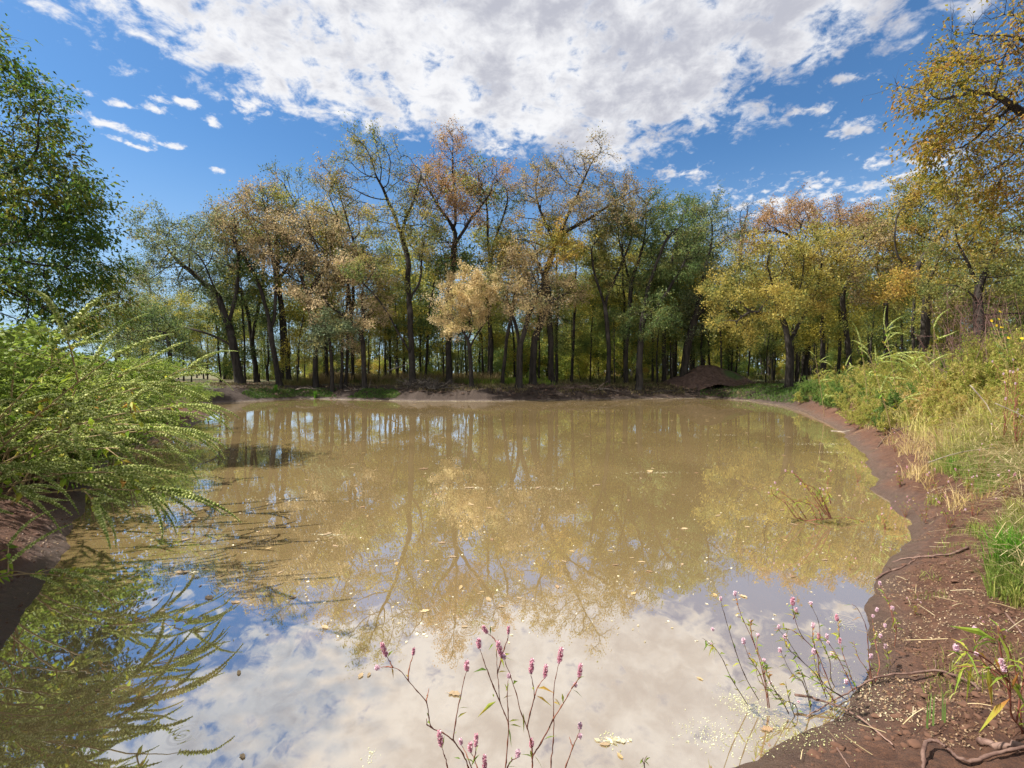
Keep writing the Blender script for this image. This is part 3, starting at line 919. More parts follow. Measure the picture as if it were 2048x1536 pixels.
rng = np.random.default_rng(79)
wood(280, 620, 32, 37, 4, 'slim tall far-bank tree', 'slim trees between the big ones at the left', (.8, 1.0), 1.3)
wood(620, 1250, 32.5, 38, 9, 'slim tall far-bank tree', 'slim trees between the tallest ones', (.8, 1.0), 1.3)
wood(840, 1000, 33, 36, 3, 'very slim tall far-bank tree', 'slim trees between the tallest ones', (1.05, 1.2), 1.3)
wood(1250, 1470, 32.5, 38, 5, 'slim tall far-bank tree', 'slim trees behind the dirt mound', (.85, 1.1), 1.3)
wood(250, 620, 33, 40, 12, 'low-crowned small understory tree', 'understory trees at the left half of the far bank', (.42, .62), 1.6)
wood(640, 1000, 33.5, 40, 9, 'low-crowned small understory tree', 'understory trees at the middle of the far bank', (.42, .65), 1.6)
wood(1060, 1480, 33, 38, 15, 'slim low-crowned understory tree', 'understory trees in front of the dense wood', (.5, .8), 1.3)
wood(1520, 1990, 29, 36, 14, 'slim understory tree above the weeds', 'understory trees behind the weedy right bank', (.5, .75), 1.3)
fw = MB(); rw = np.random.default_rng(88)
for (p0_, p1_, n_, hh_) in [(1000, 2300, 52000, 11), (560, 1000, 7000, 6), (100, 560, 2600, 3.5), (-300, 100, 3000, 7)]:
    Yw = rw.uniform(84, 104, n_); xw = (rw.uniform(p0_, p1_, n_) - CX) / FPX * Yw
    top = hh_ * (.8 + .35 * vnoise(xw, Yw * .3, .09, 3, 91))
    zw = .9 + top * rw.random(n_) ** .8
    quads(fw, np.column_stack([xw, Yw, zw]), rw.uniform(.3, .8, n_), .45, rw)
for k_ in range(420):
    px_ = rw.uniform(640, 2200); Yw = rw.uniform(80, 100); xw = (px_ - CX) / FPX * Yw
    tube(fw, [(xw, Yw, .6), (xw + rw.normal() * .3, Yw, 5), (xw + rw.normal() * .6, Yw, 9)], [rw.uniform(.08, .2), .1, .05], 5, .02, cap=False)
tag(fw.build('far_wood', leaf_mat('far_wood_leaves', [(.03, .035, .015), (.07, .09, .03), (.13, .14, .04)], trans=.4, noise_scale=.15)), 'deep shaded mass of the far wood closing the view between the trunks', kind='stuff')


# undergrowth bushes
def shrub_proto(seed, r, h, n):
    rng = np.random.default_rng(seed)
    tr = [[(0, 0, -.15), (rng.normal() * .2, rng.normal() * .2, h * .5)]] + [[(0, 0, .1), (rng.normal() * r * .4, rng.normal() * r * .4, h * .6)] for _ in range(4)]
    bl = [((rng.normal() * r * .35, rng.normal() * r * .35, h * rng.uniform(.4, .8)), (r * .6, r * .6, h * .3)) for _ in range(5)]
    root = empty('bush', (0, 0, -50), '', 'bush')
    tm, cm = tree_meshes(tr, bl, rng, n_attr=120, step=.3, kill=.35, r_base=.04, r_tip=.006, nleaf=n, leaf=.12, spread=.18, twigs=1, clumps=8)
    tm.build('stem', M['bark_dark'], root); cm.build('foliage', M['leaf_shrub'], root)
    return root


SHP = [shrub_proto(400 + i, r, h, n) for i, (r, h, n) in enumerate([(1.3, 2.6, 3500), (1.0, 3.4, 3500), (1.5, 1.7, 3500)])]
sused = [False] * 3


def shrubs(px0, px1, Y0, Y1, n, label, group, hs=(.7, 1.2)):
    base_ = label
    for k in range(n):
        px = rng.uniform(px0, px1); label = base_ + ' ' + next(z for x, z in ZONES if px < x); Y = rng.uniform(Y0, Y1); x = (px - CX) / FPX * Y
        i = int(rng.integers(3)); s_ = rng.uniform(*hs); loc = (x, Y, gz(x, Y)); rz = rng.uniform(0, 6.28)
        if not sused[i]:
            sused[i] = True; o = SHP[i]; o.location = loc; o.scale = (s_,) * 3; o['label'] = label; o['group'] = group
        else:
            copy_tree(SHP[i], loc, rz, (s_,) * 3, label, group)


shrubs(440, 900, 36, 60, 20, 'yellow-green bush among the trunks', 'bushes behind the left half of the far bank', (.5, .85))
shrubs(960, 1270, 38, 55, 22, 'yellow and gold bush glowing between trunks', 'gold bushes between the trunks right of the middle', (.9, 1.5))
shrubs(1280, 2000, 38, 60, 18, 'low shaded bush', 'shaded bushes behind the dirt mound', (.5, 1.0))

# ------------------------------------------------------------------ dirt mound and brush pile on the far bank
mc = at(1432, 765, 32); mz = gz(mc[0], 32.5)
mm = MB()
k = 110
ux, uy = np.meshgrid(np.linspace(-1, 1, k), np.linspace(-1, 1, k))
mx_, my_ = ux * 3.4, uy * 2.3
rr = np.sqrt(ux ** 2 + uy ** 2)
prof = np.clip(1 - (rr + .12 * vnoise(mx_ + 9, my_, .8, 2, 61)) ** 1.25, -.7, 1)
hh = prof * (1.45 + .22 * vnoise(mx_, my_, .7, 2, 63)) + (prof > 0) * (vnoise(mx_, my_, 2.2, 3, 65) * .10 + vnoise(mx_, my_, 8, 2, 66) * .035)
idx = (np.arange(k - 1)[:, None] * k + np.arange(k - 1)[None]).ravel()
mm.add(np.stack([mx_.ravel(), my_.ravel(), hh.ravel()], 1), np.stack([idx, idx + 1, idx + k + 1, idx + k], 1))
mt, t, out = material('mound_soil')
co = t.new('ShaderNodeTexCoord').outputs['Object']
n2 = t.noise(co, 5, 6, .7, .5); n1 = t.noise(co, 1.1, 3)
c_ = t.mix(t.sstep(n2, .3, .7), (.06, .036, .028), (.165, .10, .078))
vd = t.new('ShaderNodeVectorMath', operation='DISTANCE'); t.l.new(co, vd.inputs[0]); vd.inputs[1].default_value = (1.3, -.9, .75)
c_ = t.mix(t.sstep(t.math('ADD', vd.outputs['Value'], t.math('MULTIPLY', n1, .9)), .8, 1.35, 1, 0), c_, (.07, .11, .03))
p = t.new('ShaderNodeBsdfPrincipled'); t.put(p.inputs['Base Color'], c_); p.inputs['Roughness'].default_value = .95
bp = t.new('ShaderNodeBump'); bp.inputs['Distance'].default_value = .08; t.put(bp.inputs['Height'], n2); t.l.new(bp.outputs[0], p.inputs['Normal'])
t.l.new(p.outputs[0], out.inputs[0])
mo = mm.build('dirt_mound', mt, smooth=True)
mo.location = (mc[0], 33.2, mz - .05)
tag(mo, 'heap of bare red-brown dirt with a green patch at the foot of the wood', 'dirt mound')


def brush(label, px, Y, w, h, n, seed, mat='twig', name='brush_pile'):
    rg = np.random.default_rng(seed); b = MB()
    c = at(px, 780, Y); z0 = gz(c[0], Y)
    for _ in range(n):
        a = rg.uniform(0, 2 * PI); p0 = np.array([rg.normal() * w * .4, rg.normal() * .35, rg.random() * .12])
        L = rg.uniform(.4, 1.3); q = p0 + np.array([math.cos(a) * L, math.sin(a) * L * .5, rg.uniform(-.05, h) * (1 if rg.random() < .6 else .3)])
        mid = (p0 + q) / 2 + rg.normal(size=3) * .12
        path = smooth_path([p0, mid, q], 3)
        tube(b, path, np.linspace(.018, .006, len(path)) * rg.uniform(.6, 1.4), 4, rg.random(), cap=False)
        for _ in range(2):
            e = path[rg.integers(1, len(path) - 1)]; e2 = e + rg.normal(size=3) * .22 + np.array([0, 0, .08])
            tube(b, [e, (e + e2) / 2 + rg.normal(size=3) * .03, e2], [.008, .006, .003], 3, rg.random(), cap=False)
    o = b.build(name, M[mat]); o.location = (c[0], Y, z0 + .03)
    return tag(o, label, 'brush pile')


brush('tangled grey-brown brush pile at the water edge left of the small bright pale tree', 858, 28.6, 1.6, .75, 150, 5, 'bark_dark')
brush('low heap of dead sticks under the very tall forked tree', 838, 30.3, 1.3, .35, 70, 6, 'deadwood')
brush('long low line of dead branches on the churned soil right of the middle', 1130, 29.8, 2.6, .15, 70, 8, 'twig')

# fallen logs / leaning dead branches on the far bank
def stick(pts, r, label, name='fallen_branch', mat='deadwood', cat='branch', twigs=0, seed=0, group=None, taper=.35):
    rg = np.random.default_rng(seed)
    b = MB(); path = smooth_path(pts, 6)
    path = path + rg.normal(size=path.shape) * r * .22
    tube(b, path, np.linspace(r, r * taper, len(path)) * (1 + .12 * rg.normal(size=len(path))), 8, .5)
    for k in range(twigs):
        i = int(rg.integers(2, len(path) - 2)); d = rg.normal(size=3); d[2] = abs(d[2]) * .5
        L = r * rg.uniform(5, 14); e = path[i]; d = d / np.linalg.norm(d)
        tube(b, smooth_path([e, e + d * L * .5, e + d * L + rg.normal(size=3) * L * .2], 2), np.linspace(r * .4, r * .15, 5), 5, .5)
    o = np.array(path[0]); 
    me = b.build(name, M[mat], smooth=True)
    for v_ in me.data.vertices: v_.co -= Vector(o)
    me.location = o
    return tag(me, label, cat, group)


def gp(px, py, z=None, lift=.0, Y=None):
    """a point lying on the terrain under a pixel of the near bank"""
    if z is not None: return onz(px, py, z)
    d = ray(px, py); o = np.array([0, 0, CAMZ])
    ts = np.concatenate([np.linspace(1.2, 8, 500), np.linspace(8, 40, 400)])
    pp = o + d * ts[:, None]
    zz = terrain(pp[:, 0], pp[:, 1])[0]
    zz = np.maximum(zz, 0)
    below = np.nonzero(pp[:, 2] <= zz)[0]
    q = pp[below[0]] if len(below) else pp[-1]
    q = q.copy(); q[2] = max(float(terrain([q[0]], [q[1]])[0][0]), 0) + lift
    return q


for j_, (q_, lb_) in enumerate([([(690, 782), (720, 779), (752, 781)], 'dead branch lying on the far bank below the low tan tree'), ([(955, 790), (985, 783), (1012, 785)], 'dead branch lying at the far waterline right of the brush pile'),
                        ([(1175, 782), (1210, 778), (1238, 783)], 'dark branch lying on the churned soil under the crooked olive tree'), ([(1300, 786), (1335, 781), (1362, 784)], 'dark branch lying on the churned soil left of the mound'),
                        ([(590, 780), (608, 776), (640, 779)], 'dead branch lying on the shore grass left of the three slim stems')]):
    stick([at(x, y, 29.6 + .1 * j_) for x, y in q_], .045, lb_, mat='bark_dark' if j_ % 2 else 'deadwood', twigs=5, seed=60 + j_)
stick([at(775, 742, 34), at(800, 733, 33), at(828, 722, 32)], .05, 'pale dead branch leaning against the foot of the very tall forked tree')
stick([at(495, 797, 28.6), at(512, 795, 28.5), at(530, 794, 28.4)], .05, 'short dark stick lying in the water in front of the green far bank', mat='twig')

# ------------------------------------------------------------------ grass, litter and weeds that nobody could count
def blades(name, xy, h, w, seed, cols, label=None, lean=.35, segs=2):
    rg = np.random.default_rng(seed); n = len(xy)
    z = terrain(xy[:, 0], xy[:, 1])[0]
    b0 = np.column_stack([xy, z - .01]); a = rg.random(n) * 2 * PI
    hh = h * (.5 + rg.random(n)); ww = w * (.6 + .8 * rg.random(n))
    side = np.column_stack([np.cos(a), np.sin(a), np.zeros(n)]) * ww[:, None] / 2
    a2 = rg.random(n) * 2 * PI; ln = np.column_stack([np.cos(a2), np.sin(a2), np.zeros(n)]) * (hh * lean * rg.random(n) * 1.6)[:, None]
    up = np.array([0, 0, 1.0]) * hh[:, None]
    v = np.stack([b0 - side, b0 + side, b0 + up * .55 + ln * .35 + side * .7, b0 + up * .55 + ln * .35 - side * .7, b0 + up * (1 - .25 * rg.random((n, 1))) + ln], 1).reshape(-1, 3)
    k = np.arange(n)[:, None] * 5
    m_ = MB(); m_.add(v, k + np.array([[0, 1, 2, 3]]), k + np.array([[3, 2, 4]]), np.repeat(rg.random(n), 5))
    o = m_.build(name, leaf_mat(name + '_mat', cols, trans=.35, noise_scale=.8))
    return tag(o, label, kind='stuff')


def scatter(px0, px1, Y0, Y1, n, seed, dmin=.1, dmax=99, clump=None, thr=0.0):
    rg = np.random.default_rng(seed); out = []
    tot = 0
    while tot < n:
        Y = rg.uniform(Y0, Y1, n * 2); x = (rg.uniform(px0, px1, n * 2) - CX) / FPX * Y
        d = sdf(x, Y); ok = (d > dmin) & (d < dmax)
        if clump: ok &= vnoise(x, Y, clump, 2, seed) > thr
        out.append(np.column_stack([x, Y])[ok]); tot += ok.sum()
        if len(out) > 60: break
    return np.vstack(out)[:n]


GR = [(.05, .10, .02), (.09, .16, .03), (.14, .20, .04)]
TAN = [(.16, .12, .05), (.27, .20, .09), (.36, .27, .13)]
blades('grass', scatter(430, 800, 27, 31, 9000, 1, .25, 1.6, .5, -.15), .10, .03, 1, GR, 'short green grass strip along the left part of the far shore')
blades('grass', scatter(560, 1010, 31.5, 37, 9000, 2, 2.5, 9, .4, -.05), .35, .04, 2, [(.10, .12, .03), (.17, .16, .05), (.24, .18, .07)], 'mixed green and dry grass among the trunks of the far bank')
blades('grass', scatter(930, 1110, 31.5, 38, 6000, 3, 2.5, 12), .30, .05, 3, [(.11, .19, .02), (.19, .27, .03), (.28, .32, .05)], 'sunlit green grass behind the bright pale tree')
blades('grass', scatter(620, 1000, 33, 44, 7000, 4, 4, 18, .3, -.1), .65, .04, 4, TAN, 'tall dry tan grass behind the left half of the far bank')
blades('grass', scatter(1050, 1560, 31, 42, 9000, 5, 2.0, 14, .4, -.1), .16, .04, 5, [(.08, .10, .03), (.14, .14, .05), (.22, .18, .08)], 'sparse short grass in front of the dense wood')
blades('grass', scatter(1400, 1640, 22, 31, 8000, 6, .25, 6), .12, .03, 6, GR, 'green grass tongue between the dirt mound and the right weeds')
blades('grass', scatter(450, 2048, 40, 70, 14000, 7, 8, 60, .2, -.2), .4, .09, 7, [(.08, .11, .03), (.15, .16, .04), (.25, .21, .08)], 'rough grass on the floor of the wood')


def flakes(name, xy, size, seed, cols, label, lift=.006, tilt=.35, z=None):
    rg = np.random.default_rng(seed); n = len(xy)
    zz = terrain(xy[:, 0], xy[:, 1])[0] if z is None else np.full(n, z)
    c = np.column_stack([xy, zz + lift])
    a = rg.random(n) * 2 * PI
    d = np.column_stack([np.cos(a), np.sin(a), rg.normal(size=n) * tilt]); e = np.column_stack([-np.sin(a), np.cos(a), rg.normal(size=n) * tilt])
    L = (size * (.5 + rg.random(n)))[:, None]; w = L * (.35 + .4 * rg.random((n, 1)))
    v = np.stack([c - d * L / 2, c + e * w / 2, c + d * L / 2, c - e * w / 2], 1).reshape(-1, 3)
    m_ = MB(); m_.add(v, np.arange(4 * n).reshape(-1, 4), None, np.repeat(rg.random(n), 4))
    return tag(m_.build(name, leaf_mat(name + '_mat', cols, trans=.15, noise_scale=2)), label, kind='stuff')


LIT = [(.11, .055, .03), (.20, .12, .065), (.44, .34, .22)]
xy = np.vstack([scatter(1440, 2060, 1.75, 4.5, 6500, 11, .03, 5, 1.6, -.1), scatter(1500, 2100, 4.5, 16, 4200, 12, .1, 3.0)])
flakes('leaf_litter', xy, .010, 11, LIT, 'tiny pale leaf crumbs strewn over the right mud bank', tilt=.5)
flakes('leaf_litter', scatter(420, 1560, 28, 40, 9000, 13, .2, 9), .10, 13, [(.10, .06, .04), (.22, .15, .08), (.36, .27, .15)], 'brown leaf litter on the far bank', tilt=.4)
flakes('leaf_litter', scatter(-120, 200, 2.6, 6, 1200, 14, .03, 2), .016, 14, LIT, 'small leaf crumbs on the shaded left mud', tilt=.5)
# clods
rg = np.random.default_rng(15)
xy = np.vstack([scatter(1500, 2100, 1.8, 6.5, 900, 15, .12, 4, 1.0, -.1), scatter(-150, 160, 2.6, 6, 160, 16, .05, 2)])
cb = MB(); zz = terrain(xy[:, 0], xy[:, 1])[0]
OCT = np.array([[1, 0, 0], [-1, 0, 0], [0, 1, 0], [0, -1, 0], [0, 0, 1], [0, 0, -1], [.7, .7, .3], [-.7, .6, .35], [.6, -.7, .3], [-.6, -.7, .2]], float)
import bmesh
bmh = bmesh.new(); bmesh.ops.create_icosphere(bmh, subdivisions=2, radius=1)
ICO_V = np.array([v.co[:] for v in bmh.verts]); ICO_F = np.array([[v.index for v in f.verts] for f in bmh.faces]); bmh.free()
for (x_, y_), z_ in zip(xy, zz):
    s_ = .004 + .016 * rg.random() ** 3
    vv = ICO_V * (1 + .7 * vnoise(ICO_V[:, 0] * 1.3 + x_ * 50, ICO_V[:, 1] * 1.3 + ICO_V[:, 2] * 1.7, 1, 2, 3))[:, None] * np.array([s_ * rg.uniform(.8, 1.5), s_ * rg.uniform(.8, 1.3), s_ * .6])
    cb.add(vv + [x_, y_, z_], None, ICO_F, rg.random())
mt, t, out = material('clod_soil')
co = t.new('ShaderNodeTexCoord').outputs['Object']
p = t.new('ShaderNodeBsdfPrincipled'); t.put(p.inputs['Base Color'], t.mix(t.noise(co, 25, 4), (.06, .026, .015), (.15, .075, .045))); p.inputs['Roughness'].default_value = .95
t.l.new(p.outputs[0], out.inputs[0])
tag(cb.build('mud_clods', mt, smooth=True), 'small crumbled clods of mud on the near banks', kind='stuff')

xy = scatter(420, 1640, 27.5, 35, 3600, 17, .15, 6, .8, -.2); zz = terrain(xy[:, 0], xy[:, 1])[0]; cb = MB()
for (x_, y_), z_ in zip(xy, zz):
    s_ = .02 + .09 * rg.random() ** 2.5
    vv = OCT * (1 + .35 * rg.normal(size=(10, 1))) * np.array([s_ * rg.uniform(.8, 1.8), s_, s_ * .7])
    cb.add(vv + [x_, y_, z_], None, [[0, 2, 4], [2, 1, 4], [1, 3, 4], [3, 0, 4], [6, 0, 4], [7, 2, 4], [8, 3, 0], [9, 1, 3], [6, 2, 0], [7, 1, 2]], rg.random())
mt, t, out = material('far_clod_soil')
p = t.new('ShaderNodeBsdfPrincipled'); t.put(p.inputs['Base Color'], t.mix(t.new('ShaderNodeAttribute', attribute_name='rnd').outputs['Fac'], (.03, .018, .012), (.13, .08, .055))); p.inputs['Roughness'].default_value = .95
t.l.new(p.outputs[0], out.inputs[0])
tag(cb.build('soil_clods', mt), 'lumps of churned dark soil along the far bank', kind='stuff')
blades('grass', scatter(420, 1500, 28, 33, 5200, 8, .5, 5, .6, .0), .16, .03, 8, [(.09, .09, .03), (.20, .17, .07), (.32, .25, .12)], 'thin dry grass breaking the churned soil of the far bank')

# ------------------------------------------------------------------ arching weeds with knobbly green flower spikes on the left bank
M['spike'] = leaf_mat('flower_spike_green', [(.15, .21, .035), (.40, .46, .11), (.76, .77, .34)], trans=.4, noise_scale=6, rmix=.7)
M['weed_leaf'] = leaf_mat('weed_leaf', [(.10, .20, .02), (.20, .33, .03), (.38, .40, .04), (.40, .22, .05)], trans=.5, noise_scale=2.5)
M['weed_stem'] = bark_mat('weed_stem', (.22, .15, .07), (.38, .28, .13), 12, .6, .1)
M['feather'] = leaf_mat('weed_feather', [(.11, .18, .025), (.23, .30, .05), (.44, .47, .12)], trans=.5, noise_scale=1.2)


def spike_path(L, curve, rg):
    n = 12; pts = [np.zeros(3)]; ang = 0; yaw = 0
    for i in range(n):
        ang -= curve / n * (.5 + i / n); yaw += rg.normal() * .03
        pts.append(pts[-1] + np.array([math.cos(ang) * math.cos(yaw), math.sin(yaw), math.sin(ang)]) * L / n)
    return np.array(pts)


def spike_bits(mb, path, r0, rg, per=7, bract=True):
    """knobbly spike along a path: whorls of little buds"""
    seg = np.linalg.norm(np.diff(path, axis=0), axis=1); cum = np.concatenate([[0], np.cumsum(seg)]); L = cum[-1]
    n = max(8, int(L / (r0 * 1.25)))
    s_ = (np.arange(n) + .5) / n * L
    c = np.stack([np.interp(s_, cum, path[:, j]) for j in range(3)], 1)
    tv = unit(np.gradient(c, axis=0))
    a = unit(np.cross(tv, np.array([.1, .2, 1.0]))); b = np.cross(tv, a)
    rr = r0 * (1 - .75 * (s_ / L) ** 2.2) * (.9 + .2 * rg.random(n))
    tube(mb, c, rr * .55, 5, .05, cap=True)
    k = 5
    th = (np.arange(n)[:, None] * 1.9 + np.arange(k)[None] * 2 * PI / k + rg.normal(size=(n, k)) * .2)
    o = np.cos(th)[..., None] * a[:, None] + np.sin(th)[..., None] * b[:, None]
    cc = (c[:, None] + o * rr[:, None, None] * .62).reshape(-1, 3)
    on = o.reshape(-1, 3); R = np.repeat(rr, k)[:, None] * .58
    T = np.repeat(tv, k, 0); B = unit(np.cross(on, T))
    v = np.stack([cc + T * R, cc - T * R, cc + B * R, cc - B * R, cc + on * R * 1.15 + T * R * .4], 1).reshape(-1, 3)
    kk = np.arange(len(cc))[:, None] * 5
    f = np.concatenate([kk + np.array([q]) for q in ([0, 2, 4], [2, 1, 4], [1, 3, 4], [3, 0, 4])])
    mb.add(v, None, f, np.repeat(.25 + .75 * rg.random(len(cc)), 5))


SPIKES = []
for i in range(8):
    rg = np.random.default_rng(700 + i)
    b = MB(); spike_bits(b, spike_path([.42, .52, .34, .46, .6, .28, .38, .55][i], [.7, .9, .4, 1.1, .8, .3, -.2, .6][i], rg), .0165, rg)
    SPIKES.append(b.mesh('flower_spike', M['spike'], False))


def frame_rot(d):
    """rotation taking +X to d with the local Z kept as upright as possible"""
    return Vector(d).to_track_quat('X', 'Z').to_euler()


def spike_weed(label, base, tip, height, nsp, seed, group, leafn=30, bow=1.0, spread=.5, sc=1.0):
    """a woody stem that arches from base towards tip and carries side branches that end in spikes"""
    rg = np.random.default_rng(seed)
    base = np.array(base, float); tip = np.array(tip, float)
    root = empty('spike_weed', base, label, 'weed', group)
    T = tip - base
    main = smooth_path([np.zeros(3), T * .18 + [0, 0, height * .45 * bow], T * .45 + [0, 0, height * .5 * bow], T * .75 + [0, 0, height * .32 * bow], T], 6)
    sb = MB(); lb = MB()
    tube(sb, main, np.linspace(.009, .003, len(main)) * sc, 6, .5)
    cand = []
    nb = max(4, nsp // 4)
    for j in range(nb):
        f = .30 + .66 * (j + rg.random() * .5) / nb
        i = int(f * (len(main) - 1)); p0 = main[i]; tg = unit(main[min(i + 1, len(main) - 1)] - main[i - 1])
        d = unit(tg + rg.normal(size=3) * np.array([spread, spread * 1.1, spread * .6]) + np.array([.15, 0, .02]))
        L = rg.uniform(.25, .6) * sc * (1.2 - f * .6)
        br = smooth_path([p0, p0 + d * L * .5 + [0, 0, .03], p0 + d * L + [0, 0, -.02]], 4)
        tube(sb, br, np.linspace(.0055, .0025, len(br)) * sc, 5, .5)
        cand.append((br[-1], unit(br[-1] - br[-2])))
        for q in range(3):
            i2 = int(rg.integers(2, len(br))); cand.append((br[i2], unit(d * .7 + np.array([.6, -.1, -.12]) + rg.normal(size=3) * .25)))
        for q in range(max(1, leafn // nb)):
            i2 = int(rg.integers(0, len(br))); dl = unit(d * .5 + rg.normal(size=3) * .8)
            leaves(lb, (br[i2])[None], dl[None], rg.uniform(.04, .10) * sc, rg.uniform(.02, .04) * sc, rg, droop=.3)
    cand.append((main[-1], unit(main[-1] - main[-2])))
    rg.shuffle(cand) if False else None
    sb.build('stem', M['weed_stem'], root, smooth=True)
    lb.build('foliage', M['weed_leaf'], root)
    pick = [cand[-1]] + [cand[int(q)] for q in rg.permutation(len(cand) - 1)[:nsp - 1]]
    for p0, d in pick:
        o = bpy.data.objects.new('flower_spike', SPIKES[int(rg.integers(len(SPIKES)))])
        COL.objects.link(o); o.parent = root; o.location = p0
        d = unit(d + rg.normal(size=3) * .12); o.rotation_euler = frame_rot(d)
        s_ = rg.uniform(.7, 1.15) * sc; o.scale = (s_, s_, s_)
    return root


G_SW = 'arching weeds with knobbly green spikes on the left bank'
# (base px on the ground or world xyz, tip pixel, tip distance, height, spikes, label)
SWL = [
 ((-3.9, 2.95), (225, 688, 3.2), .35, 14, 'spike weed rising highest at the left edge with its spikes bowed over the pale cluster'),
 ((-4.3, 3.3), (345, 815, 3.6), .75, 18, 'spike weed whose long reddish stem lies across the middle of the left weeds'),
 ((-4.2, 3.2), (330, 985, 3.4), .55, 20, 'spike weed hanging low over the water with yellow leaves near its lowest spikes'),
 ((-4.4, 3.5), (300, 900, 3.9), .75, 18, 'spike weed arching out just above the lowest one on the left bank'),
 ((-4.6, 3.8), (385, 870, 4.4), .9, 18, 'spike weed with a thick dense spray aimed down at the left shore'),
 ((-4.8, 4.2), (300, 700, 4.4), .55, 18, 'spike weed topping the left bank with a flat spray of pale spikes'),
 ((-5.0, 4.4), (330, 760, 4.8), .7, 18, 'spike weed with evenly combed spikes in the middle of the left bank'),
 ((-4.2, 3.4), (180, 790, 3.6), .8, 18, 'spike weed with bright broad leaves close to the left edge'),
 ((-4.5, 3.6), (150, 660, 3.9), .45, 16, 'spike weed standing upright behind the highest one at the left edge'),
 ((-5.2, 4.8), (400, 810, 5.4), .8, 18, 'spike weed reaching out farthest to the right over the left shore'),
 ((-3.9, 3.2), (170, 880, 3.4), .7, 16, 'spike weed dipping over the shaded mud at the left edge'),
 ((-5.4, 5.3), (380, 720, 5.9), .6, 16, 'spike weed with thin spikes at the upper back of the left bank'),
 ((-4.1, 3.15), (230, 945, 3.3), .6, 18, 'spike weed with drooping spikes that almost touch the muddy shore'),
 ((-5.0, 4.7), (290, 850, 5.0), .9, 16, 'spike weed half buried in the thick of the left weeds'),
]
for i, ((bx, by), (tx, ty, tY), h, ns, lb) in enumerate(SWL):
    spike_weed(lb, (bx, by, gz(bx, by) - .03), at(tx, ty + max(0, 760 - ty) * .35, tY), h * .72, ns, 720 + i, G_SW, leafn=30, sc=1.05)
spike_weed('small dark spike weed with rounded leaves drooping over the shaded mud at the lower left', (-2.75, 2.35, gz(-2.75, 2.35) - .05) if gz(-2.75, 2.35) > 0 else (-3.3, 2.75, gz(-3.3, 2.75)), at(165, 1165, 2.75), .32, 10, 760, None, leafn=46, sc=.62)


for i, (bx, by, tx, ty, tz, h, lb) in enumerate([
    (-4.0, 2.3, -3.4, 2.25, .6, .4, 'spike weed just outside the left edge, its tips mirrored low in the water'),
    (-4.1, 2.7, -3.6, 2.55, .8, .45, 'spike weed outside the left edge behind the nearest one'),
    (-4.1, 1.5, -3.5, 1.35, .7, .4, 'spike weed closest to the camera beyond the left edge')]):
    spike_weed(lb, (bx, by, gz(bx, by) - .03), (tx, ty, tz), h, 26, 765 + i, G_SW, leafn=60, spread=.75)


# finer growth farther along the left bank: the same kind of weed with its spikes as a feathery mass
def feather_proto(seed, n, lean, hgt=1.9, mat='feather', L=.30, w=.019, nsub=15):
    rg = np.random.default_rng(seed); sb = MB(); fb = MB()
    for s_ in range(n):
        a = rg.normal() * .9; d = np.array([math.cos(a) * lean, math.sin(a) * lean, 0]) * rg.uniform(.4, 1.3)
        H = hgt * rg.uniform(.55, 1.05); p0 = np.array([rg.normal() * .18, rg.normal() * .25, 0])
        path = smooth_path([p0, p0 + d * .25 + [0, 0, H * .6], p0 + d * .7 + [0, 0, H], p0 + d * 1.25 + [0, 0, H * .9]], 5)
        tube(sb, path, np.linspace(.010, .003, len(path)), 5, .5, cap=False)
        m_ = nsub
        i = rg.integers(4, len(path), m_); c = path[i] + rg.normal(size=(m_, 3)) * .03
        dd = unit(np.array([lean * .9, 0, .05]) + rg.normal(size=(m_, 3)) * .55)
        for k in range(m_):
            q = smooth_path([c[k], c[k] + dd[k] * L * .6 + [0, 0, .02], c[k] + dd[k] * L * 1.2 + [0, 0, -.04]], 3)
            t_ = np.repeat(q, 4, 0)
            dr = rand_dirs(len(t_), rg)
            quads(fb, t_ + dr * w, w * 2.8, w * 1.6, rg, r=np.clip(rg.random(len(t_)) * .6 + .3 * rg.random(), 0, 1))
        kk = 30; i = rg.integers(2, len(path), kk)
        leaves(fb, path[i] + rg.normal(size=(kk, 3)) * .05, rand_dirs(kk, rg), rg.uniform(.05, .10, kk), rg.uniform(.02, .04, kk), rg)
    return sb, fb


def weed_proto(name, mk, stem_mat, fol_mat):
    root = empty(name, (0, 0, -50), '', 'weed')
    sb, fb = mk
    sb.build('stem', M[stem_mat], root, smooth=True); fb.build('foliage', M[fol_mat], root)
    return root


FP = [weed_proto('spike_weed', feather_proto(780 + i, 9, .75, [1.7, 1.9, 1.5][i]), 'weed_stem', 'feather') for i in range(3)]
fused = [False] * 3


def place(protos, used_, i, loc, rz, sc, label, group):
    o = protos[i]
    if not used_[i]:
        used_[i] = True; o.location = loc; o.rotation_euler = (0, 0, rz); o.scale = sc; o['label'] = label; o['group'] = group; return o
    return copy_tree(o, loc, rz, sc, label, group)


rg = np.random.default_rng(800)
